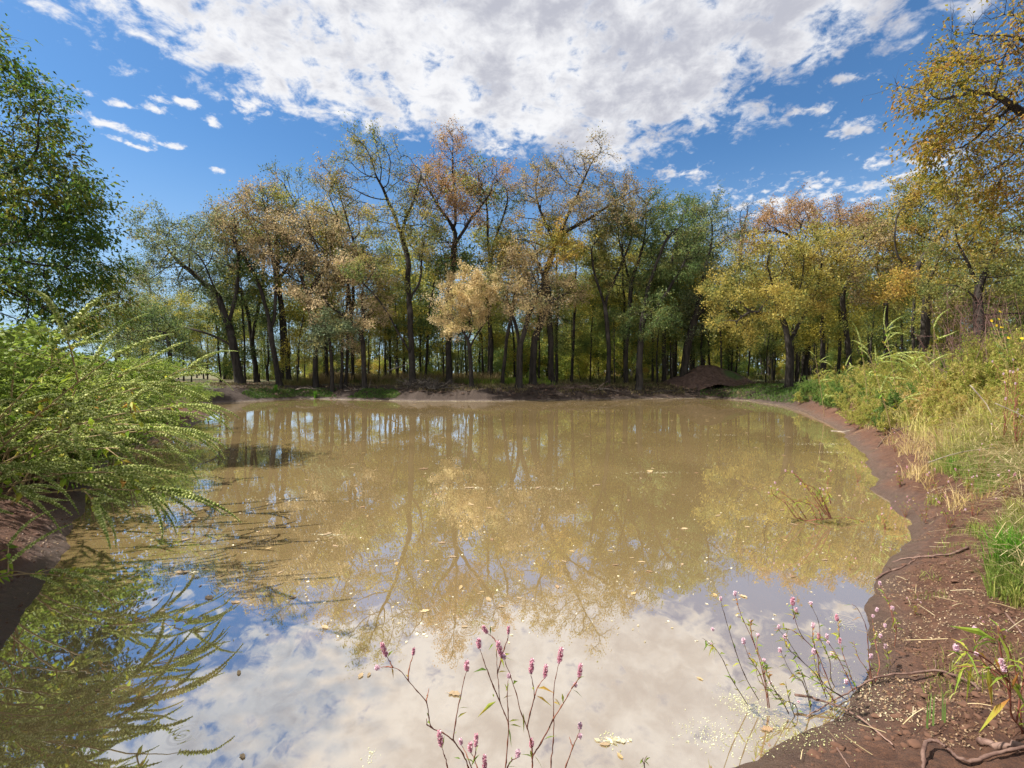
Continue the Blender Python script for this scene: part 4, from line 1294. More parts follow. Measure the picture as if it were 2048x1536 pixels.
# walk along the left shore
LS = SH[:11][::1]
for k in range(52):
    u = rg.uniform(3.6, 9.4); j = int(u); q = LS[j] * (1 - (u - j)) + LS[j + 1] * (u - j)
    dd = rg.uniform(.35, 2.6); x_, y_ = q[0] - dd, q[1] + rg.uniform(-.3, .6)
    sc = rg.uniform(.75, 1.05) * (1.0 if dd < 1 else 1.12)
    lab = ('feathery green weed right behind the near left spikes' if y_ < 5.5 else 'feathery green weed in the middle of the left bank' if y_ < 8.5 else 'feathery yellow-green weed beyond the middle of the left bank' if y_ < 14 else 'yellow-green feathery weed at the far end of the left bank')
    lab += ', leaning over the water' if dd < 1.1 else ', set back from the water'
    place(FP, fused, int(rg.integers(3)), (x_, y_, gz(x_, y_) - .03), rg.normal() * .35 - .15, (sc, sc, sc * rg.uniform(.56, .74)), lab, 'feathery weeds on the left bank')

for k in range(16):  # extra weeds out of view, added for the shade they cast
    x_, y_ = rg.uniform(-5.6, -4.3), rg.uniform(.4, 3.0)
    place(FP, fused, int(rg.integers(3)), (x_, y_, gz(x_, y_) - .03), rg.normal() * .3, (1.0, 1.0, rg.uniform(.6, .8)), 'feathery weed added outside the left edge to shade the lower left water', 'feathery weeds on the left bank')

# ------------------------------------------------------------------ weeds on the right bank
M['weed_right'] = leaf_mat('weed_right', [(.17, .22, .035), (.33, .35, .06), (.48, .43, .11), (.58, .46, .19)], trans=.5, noise_scale=1.0, objvar=.3, rmix=.6)
M['weed_gold'] = leaf_mat('weed_gold', [(.26, .30, .05), (.46, .40, .10), (.56, .36, .11), (.66, .54, .28)], trans=.5, noise_scale=1.5, objvar=.4, rmix=.6)
M['weed_green'] = leaf_mat('weed_green', [(.06, .13, .02), (.12, .20, .035), (.20, .29, .06)], trans=.4, noise_scale=1.0, objvar=.3)
M['red_stem'] = bark_mat('red_stem', (.16, .05, .035), (.28, .12, .07), 12, .6, .1)
M['dry_stem'] = bark_mat('dry_stem', (.30, .20, .09), (.50, .37, .20), 12, .7, .1)


def bushy_weed(seed, n, H, spread, nleaf, L, w, low=.25):
    rg = np.random.default_rng(seed); sb = MB(); fb = MB()
    for s_ in range(n):
        a = rg.random() * 2 * PI; d = np.array([math.cos(a), math.sin(a), 0]) * spread * rg.uniform(.2, 1)
        h = H * rg.uniform(.55, 1.1); p0 = np.array([rg.normal() * .10, rg.normal() * .10, 0])
        path = smooth_path([p0, p0 + d * .4 + [0, 0, h * .45], p0 + d + [0, 0, h]], 5)
        path[1:-1] += rg.normal(size=(len(path) - 2, 3)) * .012
        tube(sb, path, np.linspace(.006, .002, len(path)), 4, rg.random(), cap=False)
        paths = [(path, low)]
        for k in range(5):
            i = int(rg.integers(3, len(path) - 1)); e = path[i]; dr = unit(rg.normal(size=3) + np.array([0, 0, .9])) * rg.uniform(.12, .32) * H
            bp_ = smooth_path([e, e + dr * .5 + [0, 0, .01], e + dr], 3)
            tube(sb, bp_, np.linspace(.003, .0015, len(bp_)), 3, rg.random(), cap=False); paths.append((bp_, .1))
        for pth, lo in paths:
            m_ = nleaf // (n * 6) * (2 if pth is path else 1)
            u = lo + (1 - lo) * rg.random(m_) ** .8
            s2 = u * (len(pth) - 1); i = s2.astype(int).clip(0, len(pth) - 2); f = (s2 - i)[:, None]
            c = pth[i] * (1 - f) + pth[i + 1] * f
            tg = unit(pth[i + 1] - pth[i])
            dd = unit(rg.normal(size=(m_, 3)) * .8 + tg * .7)
            leaves(fb, c, dd, L * rg.uniform(.5, 1.2, m_), w * rg.uniform(.6, 1.2, m_), rg, droop=.3)
    return sb, fb


RWP = [weed_proto('leafy_weed', bushy_weed(820, 9, 1.0, .55, 2600, .085, .016), 'red_stem', 'weed_right'),
       weed_proto('leafy_weed', bushy_weed(821, 8, 1.25, .5, 2600, .09, .016), 'red_stem', 'weed_right'),
       weed_proto('leafy_weed', bushy_weed(822, 11, .85, .6, 2300, .075, .013), 'red_stem', 'weed_gold'),
       weed_proto('leafy_weed', bushy_weed(823, 14, .65, .65, 1700, .06, .011, .1), 'dry_stem', 'weed_gold'),
       weed_proto('leafy_weed', bushy_weed(824, 10, .85, .6, 3000, .08, .018), 'weed_stem', 'weed_green')]
ru = [False] * 5
rg = np.random.default_rng(830)
RS = SH[17:30]            # right shore from the far tongue to the near mud
placed = 0
for k in range(6000):
    if placed >= 235: break
    y_ = 5.2 + (24 - 5.2) * rg.random() ** 1.5; x_ = rg.uniform(3, 16)
    d = float(sdf([x_], [y_])[0])
    dmin = .30 + 1.0 * (1 - float(sst(y_, 5.5, 11)))
    if d < dmin or d > 5.5 or x_ < 3 or (x_ / y_) > 1.25 or x_ < .38 * y_ : continue
    if y_ > 16: i = 4 if rg.random() < .8 else 0
    elif y_ > 9.5: i = int(rg.choice([4, 0, 1, 1])) 
    elif d > dmin + .9: i = int(rg.choice([0, 1, 1, 2]))
    else: i = int(rg.choice([2, 3, 0, 2]))
    sc = rg.uniform(.62, .95) * (.75 if d < dmin + .4 else 1)
    lab = {4: ('bushy green weed', 'green weeds on the far stretch of the right bank'),
           0: ('leafy yellow-green weed', 'yellow-green weeds on the right bank'),
           1: ('tall yellow-green weed', 'tall weeds in the crest of the right bank'),
           2: ('golden red-stemmed weed', 'golden weeds above the right mud'),
           3: ('dry straw-coloured weed', 'dry weeds at the edge of the right mud')}[i]
    zx = CX + x_ / y_ * FPX
    wh = 'at the far left tip' if zx < 1560 else 'below the small spike weed' if zx < 1660 else 'below the level spikes' if zx < 1740 else 'below the tall leaning spike weed' if zx < 1810 else 'below the upright spike weed' if zx < 1890 else 'by the sunflower and thicket' if zx < 1990 else 'at the right edge'
    dp = 'near the mud' if d < dmin + 1 else 'at mid slope' if d < dmin + 2.3 else 'high on the slope'
    lab = (lab[0] + ' ' + wh + ', ' + dp, lab[1])
    place(RWP, ru, i, (x_, y_, gz(x_, y_) - .02), rg.uniform(0, 6.28), (sc, sc, sc * rg.uniform(.85, 1.15)), *lab)
    placed += 1

blades('grass', scatter(1480, 2100, 5, 22, 8000, 875, .7, 5.5, .8, -.2), .48, .010, 875, [(.20, .25, .04), (.42, .40, .10), (.62, .50, .22)], 'loose tall grass growing through the right weeds', lean=.6)
blades('grass', scatter(1560, 2100, 4.6, 14, 4200, 876, .35, 3.2, 1.3, .1), .20, .007, 876, [(.34, .26, .10), (.50, .36, .14), (.62, .48, .26)], 'dry straw-coloured grass fringing the right mud', lean=.8)
# spike weeds that stand above the crest of the right weeds
for (bx, tY, tx, ty, ns, lb) in [(1800, 11.5, 1768, 648, 12, 'tall spike weed leaning left above the crest of the right weeds'),
                                 (1740, 12.5, 1722, 685, 12, 'spike weed with level spikes at the left end of the bright right weeds'),
                                 (1870, 9.5, 1868, 655, 10, 'upright spike weed in the crest of the weeds beneath the slanting dark limbs'),
                                 (1790, 9, 1735, 700, 14, 'spike weed with long spikes pointing left over the brightest right weeds'),
                                 (1650, 16, 1630, 712, 10, 'small spike weed above the green stretch of the right weeds')]:
    x_ = (bx - CX) / FPX * tY
    spike_weed(lb, (x_, tY, gz(x_, tY) - .03), at(tx, ty, tY - .2), .25, ns, 850 + ns + bx, 'spike weeds above the right weeds', leafn=40, spread=.7)

# purplish bare thicket and yellow sunflowers at the right edge
def thicket(label, px, Y, py, n, seed, H=2.0):
    rg = np.random.default_rng(seed); c = at(px, py, Y); z0 = gz(c[0], Y); b = MB()
    for _ in range(n):
        p0 = np.array([rg.normal() * .6, rg.normal() * .5, 0]); q = p0 + np.array([rg.normal() * .5, rg.normal() * .4, H * rg.uniform(.5, 1.1)])
        path = smooth_path([p0, (p0 + q) / 2 + rg.normal(size=3) * .12, q], 4)
        tube(b, path, np.linspace(.009, .003, len(path)), 4, rg.random(), cap=False)
        for k in range(7):
            i = int(rg.integers(2, len(path))); e = path[i]; d_ = unit(rg.normal(size=3) + [0, 0, .5]) * rg.uniform(.15, .5)
            tube(b, [e, e + d_ * .5 + rg.normal(size=3) * .03, e + d_], [.004, .003, .0015], 3, rg.random(), cap=False)
    o = b.build('thicket', M['thorn']); o.location = (c[0], Y, z0)
    return tag(o, label, 'thicket', 'bare purplish thickets at the right edge')


M['thorn'] = bark_mat('thorn_twig', (.07, .035, .03), (.17, .095, .08), 14, .8, .1)
for px, Y, n, lb in [(1960, 11, 34, 'bare purplish thicket left of its fellows under the slanting dark limbs at the right edge'), (2030, 9.5, 36, 'bare purplish thicket cut by the right edge of the photo below the yellow flowers'),
                     (2005, 12.5, 40, 'bare purplish thicket standing farthest back at the right edge')]:
    thicket(lb, px, Y, 700, n, px, 2.1)

M['petal_yellow'] = leaf_mat('petal_yellow', [(.75, .50, .02), (.85, .62, .03)], trans=.3, noise_scale=4)
sf = empty('sunflower', (at(2035, 700, 8.2)[0], 8.2, gz(at(2035, 700, 8.2)[0], 8.2)), 'tall wild sunflower with small yellow flowers at the right edge above the thicket', 'sunflower')
rg = np.random.default_rng(861); sb = MB(); fb = MB(); heads = []
for k in range(9):
    q = np.array([rg.normal() * .22, rg.normal() * .2, 1.35 + rg.uniform(-.2, .38)])
    path = smooth_path([np.zeros(3), q * [.4, .4, .5], q], 5); tube(sb, path, np.linspace(.007, .003, len(path)), 5)
    i = rg.integers(5, len(path), 12); leaves(fb, path[i], rand_dirs(12, rg), rg.uniform(.05, .1, 12), rg.uniform(.02, .04, 12), rg); heads.append(q)
sb.build('stem', M['weed_stem'], sf); fb.build('foliage', M['weed_green'], sf)
hb = MB(); a = np.arange(12) * 2 * PI / 12
leaves(hb, np.zeros((12, 3)), np.column_stack([np.cos(a), np.sin(a), .15 + 0 * a]), .03, .013, rg, droop=.0, nrm=np.tile([0, 0, 1.0], (12, 1)))
hme = hb.mesh('flower', M['petal_yellow'])
for q in heads:
    o = bpy.data.objects.new('flower', hme); COL.objects.link(o); o.parent = sf; o.location = q; o.rotation_euler = (rg.uniform(.6, 1.5), 0, rg.uniform(-.8, .8))

# straw and grass of the near right bank
def straws(label, region, n, seed, name='straw', L=.5, cols=None, up=.25, dirx=None, zl=.04, r_=.0024):
    rg = np.random.default_rng(seed); xy = scatter(*region[:4], n, seed, *region[4:])
    z = terrain(xy[:, 0], xy[:, 1])[0]; b = MB()
    for (x_, y_), z_ in zip(xy, z):
        a = rg.normal() * .9 + (dirx if dirx is not None else rg.random() * 6.28)
        l = L * rg.uniform(.4, 1.2); d = np.array([math.cos(a), math.sin(a), 0]); s_ = rg.uniform(0, up)
        p0 = np.array([x_, y_, z_ + rg.uniform(.005, zl)]); p1 = p0 + d * l * .5 + [0, 0, l * s_ * .9]; p2 = p0 + d * l + [0, 0, l * s_ * .6]
        zt = gz(p2[0], p2[1]); p2[2] = max(p2[2], zt + .01); p1[2] = max(p1[2], (z_ + zt) / 2 + .02)
        q = smooth_path([p0, p1, p2], 3)
        sd2 = np.array([-d[1], d[0], 0]) * r_
        v = np.stack([q - sd2, q + sd2 + [0, 0, r_]], 1).reshape(-1, 3); k = np.arange(len(q) - 1)[:, None] * 2
        b.add(v, k + np.array([[0, 1, 3, 2]]), None, rg.random())
    return tag(b.build(name, leaf_mat(name + '_m' + str(seed), cols or [(.40, .30, .15), (.60, .48, .27), (.80, .70, .45)], trans=.3, noise_scale=2)), label, kind='stuff')


straws('pale straw lying tangled on the right bank', (1760, 2120, 2.7, 7.5, .75, 4.5), 1500, 871, L=.42, dirx=2.6, zl=.12, up=.6, r_=.0022, cols=[(.34, .26, .12), (.50, .40, .21), (.66, .56, .34)])
straws('scattered dry stalks on the right mud', (1500, 2100, 1.9, 14, .1, 3), 420, 872, L=.16, up=.1, r_=.0012)
blades('grass', scatter(1720, 2120, 2.7, 8, 8000, 873, .6, 4.2, 2.2, .05), .17, .005, 873, [(.12, .19, .03), (.22, .28, .05), (.40, .36, .14)], 'fine green and straw grass on the right bank', lean=.5)
blades('grass', scatter(1650, 2100, 2.1, 4.5, 1100, 874, .25, 3, 1.8, .15), .05, .004, 874, [(.12, .17, .03), (.25, .28, .06), (.40, .36, .14)], 'sparse seedlings and short grass on the near right mud', lean=.5)


def tuft(label, base, n, H, seed, w=.006, cols='tuft', lean=.5, leanx=0.0, name='grass_tuft'):
    rg = np.random.default_rng(seed); b = MB()
    for _ in range(n):
        a = rg.random() * 6.28; h = H * rg.uniform(.6, 1.1); d = np.array([math.cos(a) + leanx, math.sin(a), 0]) * h * lean * rg.random()
        p0 = np.array([rg.normal() * .035, rg.normal() * .035, 0])
        q = smooth_path([p0, p0 + d * .35 + [0, 0, h * .6], p0 + d + [0, 0, h * (1 - .35 * np.linalg.norm(d) / h)]], 3)
        ww = w * (1 - np.linspace(0, 1, len(q)) ** 2 * .95) / 2; sd2 = np.array([math.cos(a + 1.5), math.sin(a + 1.5), 0])
        v = np.stack([q - sd2 * ww[:, None], q + sd2 * ww[:, None]], 1).reshape(-1, 3); k = np.arange(len(q) - 1)[:, None] * 2
        b.add(v, k + np.array([[0, 1, 3, 2]]), None, rg.random())
    o = b.build(name, M[cols]); o.location = base
    return tag(o, label, 'grass tuft')


M['tuft_dry'] = leaf_mat('tuft_dry', [(.14, .20, .03), (.34, .34, .08), (.52, .44, .18)], trans=.4, noise_scale=3)
M['tuft'] = leaf_mat('tuft_green', [(.07, .20, .015), (.13, .30, .025), (.22, .38, .05)], trans=.5, noise_scale=3)
M['blade_pale'] = leaf_mat('blade_pale', [(.16, .26, .06), (.28, .38, .12)], trans=.4, noise_scale=3)
tuft('vivid green grass tuft at the right edge above the muddy slope', gp(2020, 1150), 230, .34, 881, .006, lean=.75, leanx=-.15)
tuft('half dry grass tuft above the vivid green tuft at the right edge', gp(2035, 1045), 130, .24, 886, .005, 'tuft_dry', .8)
tuft('half dry grass tuft left of the vivid green tuft', gp(1955, 1075), 90, .16, 887, .004, 'tuft_dry', .9)
tuft('low dry grass tuft below the vivid green tuft', gp(2030, 1215), 90, .14, 888, .004, 'tuft_dry', 1.0)
tuft('yellowish grass tuft low on the slope left of the pale straw', gp(1868, 1010), 70, .14, 889, .004, 'tuft_dry', .8)
tuft('small light green grass tuft beside the pale straw on the right bank', gp(1905, 940), 90, .2, 882, .005)
tuft('single pale blue-green grass shoot on the near mud', gp(1886, 1462), 5, .14, 883, .007, 'blade_pale', .15)
tuft('small green tuft in the shore grass left of the mound of brush', np.array([at(545, 788, 28.6)[0], 29.0, gz(at(545, 788, 28.6)[0], 29.0)]), 120, .5, 884, .02)
tuft('second small green tuft in the shore grass nearer the three slim stems', np.array([at(625, 788, 28.6)[0], 29.0, gz(at(625, 788, 28.6)[0], 29.0)]), 120, .5, 885, .02)

# ------------------------------------------------------------------ pink smartweed traced from the photograph
M['pink'] = leaf_mat('flower_pink', [(.50, .17, .24), (.76, .42, .52), (.90, .72, .76)], trans=.3, noise_scale=60, rmix=.8)
M['palepink'] = leaf_mat('flower_pale_pink', [(.60, .34, .42), (.82, .62, .70), (.92, .84, .86)], trans=.3, noise_scale=60, rmix=.8)
M['smart_leaf'] = leaf_mat('smartweed_leaf', [(.10, .18, .03), (.22, .32, .04), (.36, .36, .05), (.36, .16, .04)], trans=.5, noise_scale=8)


def head_mesh(L, R, mat, seed):
    rg = np.random.default_rng(seed); b = MB(); n = int(110 * L / .045) + 30
    tube(b, [(0, 0, 0), (0, 0, L * .9)], [R * .4, R * .3], 5, .1)
    u = rg.random(n); th = rg.random(n) * 6.28; pr = R * np.sin(PI * np.clip(.12 + u * .8, 0, 1)) ** .5
    o = np.column_stack([np.cos(th), np.sin(th), np.zeros(n)]); c = o * pr[:, None] * .75 + np.column_stack([0 * u, 0 * u, u * L])
    d = unit(o + np.column_stack([0 * u, 0 * u, .3 + 0 * u])); leaves(b, c - d * .001, d, .0048, .0040, rg, droop=0)
    cc = c; quads(b, cc, .0045, .0045, rg)
    return b.mesh('flower_head', mat)


HM = [head_mesh(.042, .0068, M['pink'], 1), head_mesh(.030, .0075, M['pink'], 2), head_mesh(.020, .0062, M['palepink'], 3), head_mesh(.013, .0062, M['palepink'], 4), head_mesh(.024, .0035, M['pink'], 5)]


def smartweed(label, conv, Y, stems, heads, lv, seed, r=.0022, name='smartweed', group=None, nleaf=3, jit=.04, lsz=(.035, .06), mat='red_stem', base=None):
    """stems: lists of crop points from the root outwards; each stem gets its own small offset in depth.
    heads: (x, y, kind, tilt); lv: leaves (x0, y0, x1, y1)"""
    rg = np.random.default_rng(seed)
    X0, Y0, K = conv
    def P(x, y, dy): return at(X0 + x / K, Y0 + y / K, Y + dy)
    sb = MB(); lb = MB()
    ends = []
    first = P(*stems[0][0], 0)
    root = empty(name, first, label, 'flowering weed', group)
    for si, st in enumerate(stems):
        slope = rg.normal() * jit
        # a side stem starts at the depth the parent has there
        dy0 = 0.0
        if ends:
            p_ = min(ends, key=lambda e: (e[0] - st[0][0]) ** 2 + (e[1] - st[0][1]) ** 2)
            if (p_[0] - st[0][0]) ** 2 + (p_[1] - st[0][1]) ** 2 < 60 ** 2: dy0 = p_[2]
        n = len(st); pts = []
        for j, (x, y) in enumerate(st):
            dy = dy0 + slope * j / max(1, n - 1); pts.append(P(x, y, dy)); ends.append((x, y, dy))
        path = smooth_path(pts, 4) - first
        path[1:-1] += rg.normal(size=(len(path) - 2, 3)) * r * .3
        rr_ = np.linspace(r, r * .38, len(path)); rr_[4:-1:4] *= 1.55
        tube(sb, path, rr_, 6, rg.random())
        for k in range(nleaf):
            i = int(rg.integers(1, len(path) - 1)); d = unit(unit(path[i + 1] - path[i]) + rg.normal(size=3) * .7)
            leaves(lb, path[i][None], d[None], rg.uniform(*lsz), rg.uniform(.006, .010), rg, droop=.35)
    def dep(x, y): return min(ends, key=lambda e: (e[0] - x) ** 2 + (e[1] - y) ** 2)[2]
    for (x0, y0, x1, y1) in lv:
        dy = dep(x0, y0); a, b_ = P(x0, y0, dy) - first, P(x1, y1, dy + rg.normal() * .01) - first
        L = np.linalg.norm(b_ - a); leaves(lb, a[None], (b_ - a + [0, 0, L * .2])[None], L, max(.005, L * .13), rg, droop=.2)
    sb.build('stem', M[mat], root, smooth=True); lb.build('foliage', M['smart_leaf'], root)
    for (x, y, kd, tilt) in heads:
        o = bpy.data.objects.new('flower_head', HM[kd]); COL.objects.link(o); o.parent = root
        o.location = P(x, y, dep(x, y)) - first; o.rotation_euler = (rg.normal() * .2, tilt, rg.uniform(0, 6)) if tilt == 0 else (0, tilt, 0)
        s_ = rg.uniform(.95, 1.25); o.scale = (s_,) * 3
    return root


C7 = (650, 1150, 3.151); YB = 1.5
smartweed('pink smartweed at the bottom centre whose long bare stem zigzags up to the left', C7, YB,
          [[(925, 1290), (905, 1216), (870, 1130), (808, 1042), (740, 995), (672, 962), (655, 900), (638, 800), (580, 730), (525, 668), (470, 600), (428, 582)],
           [(428, 582), (408, 545), (388, 512)], [(428, 582), (390, 578), (350, 584)], [(525, 668), (528, 600), (545, 540), (556, 505)], [(638, 800), (645, 760), (655, 715)],
           [(808, 1042), (820, 930), (850, 780), (880, 650), (893, 605)], [(672, 962), (645, 945), (640, 905)]],
          [(388, 512, 0, -.35), (345, 590, 3, -1.2), (556, 505, 4, .1), (893, 605, 1, 0)],
          [(835, 900, 905, 855), (845, 840, 912, 838), (655, 895, 640, 860), (815, 1005, 830, 985)], 901, jit=.05, nleaf=1)
smartweed('pink smartweed at the bottom centre with the tallest upright stem and two crossing tops', C7, YB + .03,
          [[(1135, 1300), (1142, 1180), (1150, 1060), (1157, 945), (1130, 870), (1103, 798), (1095, 700), (1087, 620), (1083, 500), (1084, 425)],
           [(1084, 425), (1060, 395), (1022, 365)], [(1103, 798), (1060, 700), (1030, 620), (1000, 540), (975, 460)],
           [(1087, 620), (1110, 540), (1130, 460), (1152, 405), (1156, 370)], [(1157, 945), (1152, 850), (1150, 760), (1155, 660)], [(1110, 530), (1106, 510)]],
          [(1022, 365, 1, -.6), (972, 460, 1, -.1), (1155, 372, 4, 0), (1112, 512, 0, -.25), (1158, 650, 3, 0)],
          [(1080, 795, 975, 890), (1062, 430, 1035, 470), (1157, 955, 1172, 1070), (1157, 925, 1230, 912), (1120, 780, 1195, 755), (1065, 770, 1055, 740), (1140, 735, 1165, 665), (1120, 520, 1185, 540), (1090, 615, 1145, 608), (1165, 945, 1240, 960)], 902, jit=.05, nleaf=1)
smartweed('pink smartweed right of the tallest one, forking low into a left and a right spray', C7, YB - .02,
          [[(1300, 1300), (1305, 1200), (1308, 1140), (1295, 1050), (1275, 965), (1240, 880), (1205, 750), (1170, 640), (1140, 560), (1130, 520)],
           [(1275, 965), (1290, 880), (1318, 770), (1310, 690), (1297, 620)], [(1318, 770), (1345, 700), (1383, 650)],
           [(1308, 1140), (1360, 1060), (1440, 910), (1490, 830), (1530, 760), (1555, 715), (1575, 700)], [(1555, 715), (1580, 680), (1600, 650)], [(1305, 1180), (1303, 1120), (1302, 1090)]],
          [(1130, 530, 3, -.3), (1297, 618, 0, 0), (1385, 648, 0, .1), (1602, 645, 0, .1), (1575, 705, 3, .2), (1302, 1088, 1, 0)],
          [(1330, 760, 1420, 825), (1250, 870, 1252, 978), (1485, 830, 1440, 768), (1560, 720, 1622, 775), (1425, 930, 1415, 990), (1375, 1040, 1470, 1010), (1310, 1150, 1225, 1125), (1320, 1140, 1365, 1215)], 903, jit=.05, nleaf=1)
smartweed('single straight pink smartweed stem rising right of the forked one', C7, YB + .06,
          [[(1420, 1300), (1425, 1180), (1438, 1050), (1442, 900), (1440, 740), (1455, 640), (1475, 555)]], [(1475, 555, 0, .15)], [(1440, 770, 1490, 825), (1440, 800, 1480, 820)], 904, nleaf=0)
smartweed('short smartweed with an orange tipped head near the bottom right of the central group', C7, YB + .04,
          [[(1480, 1300), (1520, 1200), (1560, 1090), (1590, 1020), (1605, 975)], [(1560, 1085), (1550, 1050), (1540, 1020)]], [(1605, 972, 2, .1), (1603, 1030, 3, .2)], [(1560, 1090, 1580, 1045)], 905, nleaf=0)
smartweed('low cluster of pink smartweed heads cut by the bottom edge left of the tallest stem', C7, YB - .04,
          [[(990, 1330), (960, 1216), (940, 1160), (915, 1115)], [(940, 1160), (950, 1120), (952, 1080)], [(930, 1230), (895, 1140), (862, 1075)], [(790, 1320), (770, 1200), (755, 1140), (735, 1080)], [(1010, 1320), (1005, 1240), (1006, 1215)]],
          [(915, 1115, 1, 0), (950, 1082, 0, 0), (860, 1070, 2, -.2), (733, 1078, 0, -.15), (1006, 1225, 0, 0)], [(855, 1160, 810, 1150), (1175, 1170, 1155, 1210)], 906, nleaf=1)
smartweed('tiny smartweed sprig with one pale head between the tallest and the forked stems', C7, YB,
          [[(1130, 1300), (1150, 1210), (1175, 1170), (1205, 1155), (1213, 1140)]], [(1213, 1150, 2, .1)], [(1150, 1210, 1220, 1212), (1175, 1165, 1178, 1140)], 907, nleaf=0)
smartweed('dark withered sprig at the bottom edge right of the central smartweeds', C7, YB + .1, [[(2010, 1290), (2012, 1216), (2015, 1160), (2030, 1140)], [(2012, 1200), (2000, 1170), (2005, 1150)]], [], [(2015, 1170, 2040, 1200), (2010, 1200, 1990, 1215)], 908, nleaf=1, mat='twig')

# cluster over the bottom right shore, one plant per group of stems
C6 = (1400, 1080, 3.16)
def YG(x, y, z=.02):
    return float(onz(C6[0] + x / C6[2], C6[1] + y / C6[2], z)[1])
G_CL = 'smartweeds standing in the shallows at the lower right'
CLUS = [
 ('smartweed farthest left in the lower right shallows, two tall leaning stems', (300, 1040), [[(370, 1010), (280, 850), (225, 700), (150, 460), (130, 375)], [(300, 1040), (200, 880), (150, 770), (95, 685), (15, 620)], [(95, 685), (75, 660)]], [(130, 385, 2, 0), (75, 665, 3, 0), (80, 575, 3, 0)]),
 ('smartweed with the single highest pinkish head left of the lower right cluster', (430, 1060), [[(430, 1060), (400, 850), (340, 650), (270, 500), (250, 440), (220, 345)], [(440, 1060), (400, 800), (360, 690), (365, 610)], [(430, 1000), (380, 850), (310, 740), (275, 650)], [(340, 650), (320, 560), (320, 525)], [(400, 850), (425, 800), (410, 770)]], [(220, 352, 2, 0), (367, 610, 3, 0), (275, 655, 2, 0), (320, 525, 3, 0), (405, 770, 3, 0)]),
 ('dark withered smartweed among the leftmost stems of the lower right cluster', (560, 1090), [[(560, 1090), (480, 960), (430, 870), (400, 760)], [(600, 1120), (560, 1000), (540, 890)], [(560, 1100), (500, 980), (380, 900), (350, 780)], [(620, 1130), (600, 1040), (480, 1000), (440, 920)]], [(445, 910, 3, 0)]),
 ('smartweed with two pink heads on wiry stems left of centre of the lower right cluster', (700, 1060), [[(700, 1060), (650, 900), (590, 860), (510, 710)], [(800, 1000), (740, 860), (640, 760), (560, 640), (490, 560)], [(640, 760), (560, 690), (530, 620)]], [(507, 712, 2, 0), (495, 562, 2, 0), (533, 622, 2, 0)]),
 ('smartweed with yellow-green leaves in the middle of the lower right cluster', (850, 1010), [[(850, 1020), (760, 880), (740, 720), (640, 600), (590, 460), (585, 405)], [(590, 500), (608, 450)], [(840, 960), (790, 840), (730, 700), (600, 580), (530, 560), (470, 560)], [(740, 720), (715, 640), (712, 550)]], [(585, 412, 1, 0), (608, 455, 2, 0), (712, 555, 2, 0)]),
 ('smartweed with a tall bare top in the middle of the lower right cluster', (830, 900), [[(870, 960), (830, 880), (820, 760), (765, 640), (750, 520), (700, 405)], [(765, 640), (750, 625)], [(880, 960), (740, 800), (720, 660)]], [(700, 410, 3, 0), (750, 628, 1, 0), (720, 662, 2, 0)]),
 ('smartweed with white-pink heads and green leaves right of the middle of the lower right cluster', (970, 960), [[(970, 960), (930, 860), (870, 740), (820, 660), (802, 620)], [(990, 950), (960, 880), (910, 740), (882, 655)], [(870, 740), (840, 735)], [(880, 640), (878, 560), (870, 515)]], [(802, 622, 2, 0), (883, 655, 1, 0), (838, 738, 2, 0), (868, 512, 1, 0), (810, 655, 3, 0)]),
 ('red-stemmed smartweed on the mud right of the lower right cluster', (1090, 910), [[(1090, 912), (1060, 830), (1000, 740), (970, 640)], [(1090, 900), (1070, 780), (1060, 640), (1050, 550), (1000, 440), (960, 405)], [(1110, 900), (1135, 780), (1110, 660), (1090, 500)]], [(1115, 452, 2, 0), (1093, 490, 3, 0), (1080, 750, 2, 0), (1140, 618, 2, 0)]),
 ('slim smartweed behind the long curved branch on the lower right mud', (1200, 890), [[(1200, 890), (1190, 720), (1130, 620), (1120, 560)], [(1200, 830), (1175, 690)]], [(1172, 688, 2, 0), (1168, 552, 2, 0)]),
 ('tallest red-stemmed smartweed at the waterline above the lower right mud', (1225, 690), [[(1225, 695), (1240, 560), (1220, 470), (1215, 440)], [(1230, 560), (1200, 420), (1170, 350), (1140, 285)]], [(1215, 445, 2, 0), (1138, 285, 2, 0)]),
 ('drooping smartweed spray at the water edge below the crossed twigs', (900, 1000), [[(930, 1010), (830, 950), (750, 860), (715, 720)], [(710, 1060), (650, 860), (600, 760)], [(900, 990), (800, 930), (640, 850), (590, 860)]], [(717, 720, 2, 0), (625, 1045, 2, 0), (925, 910, 2, 0)]),
]
for i, (lb, b0, st, hd) in enumerate(CLUS):
    smartweed(lb, C6, YG(*b0), st, hd, [], 930 + i, r=.0022, group=G_CL, nleaf=11, jit=.10, lsz=(.025, .055), mat='red_stem' if i in (1, 4, 6, 7, 9) else 'twig')
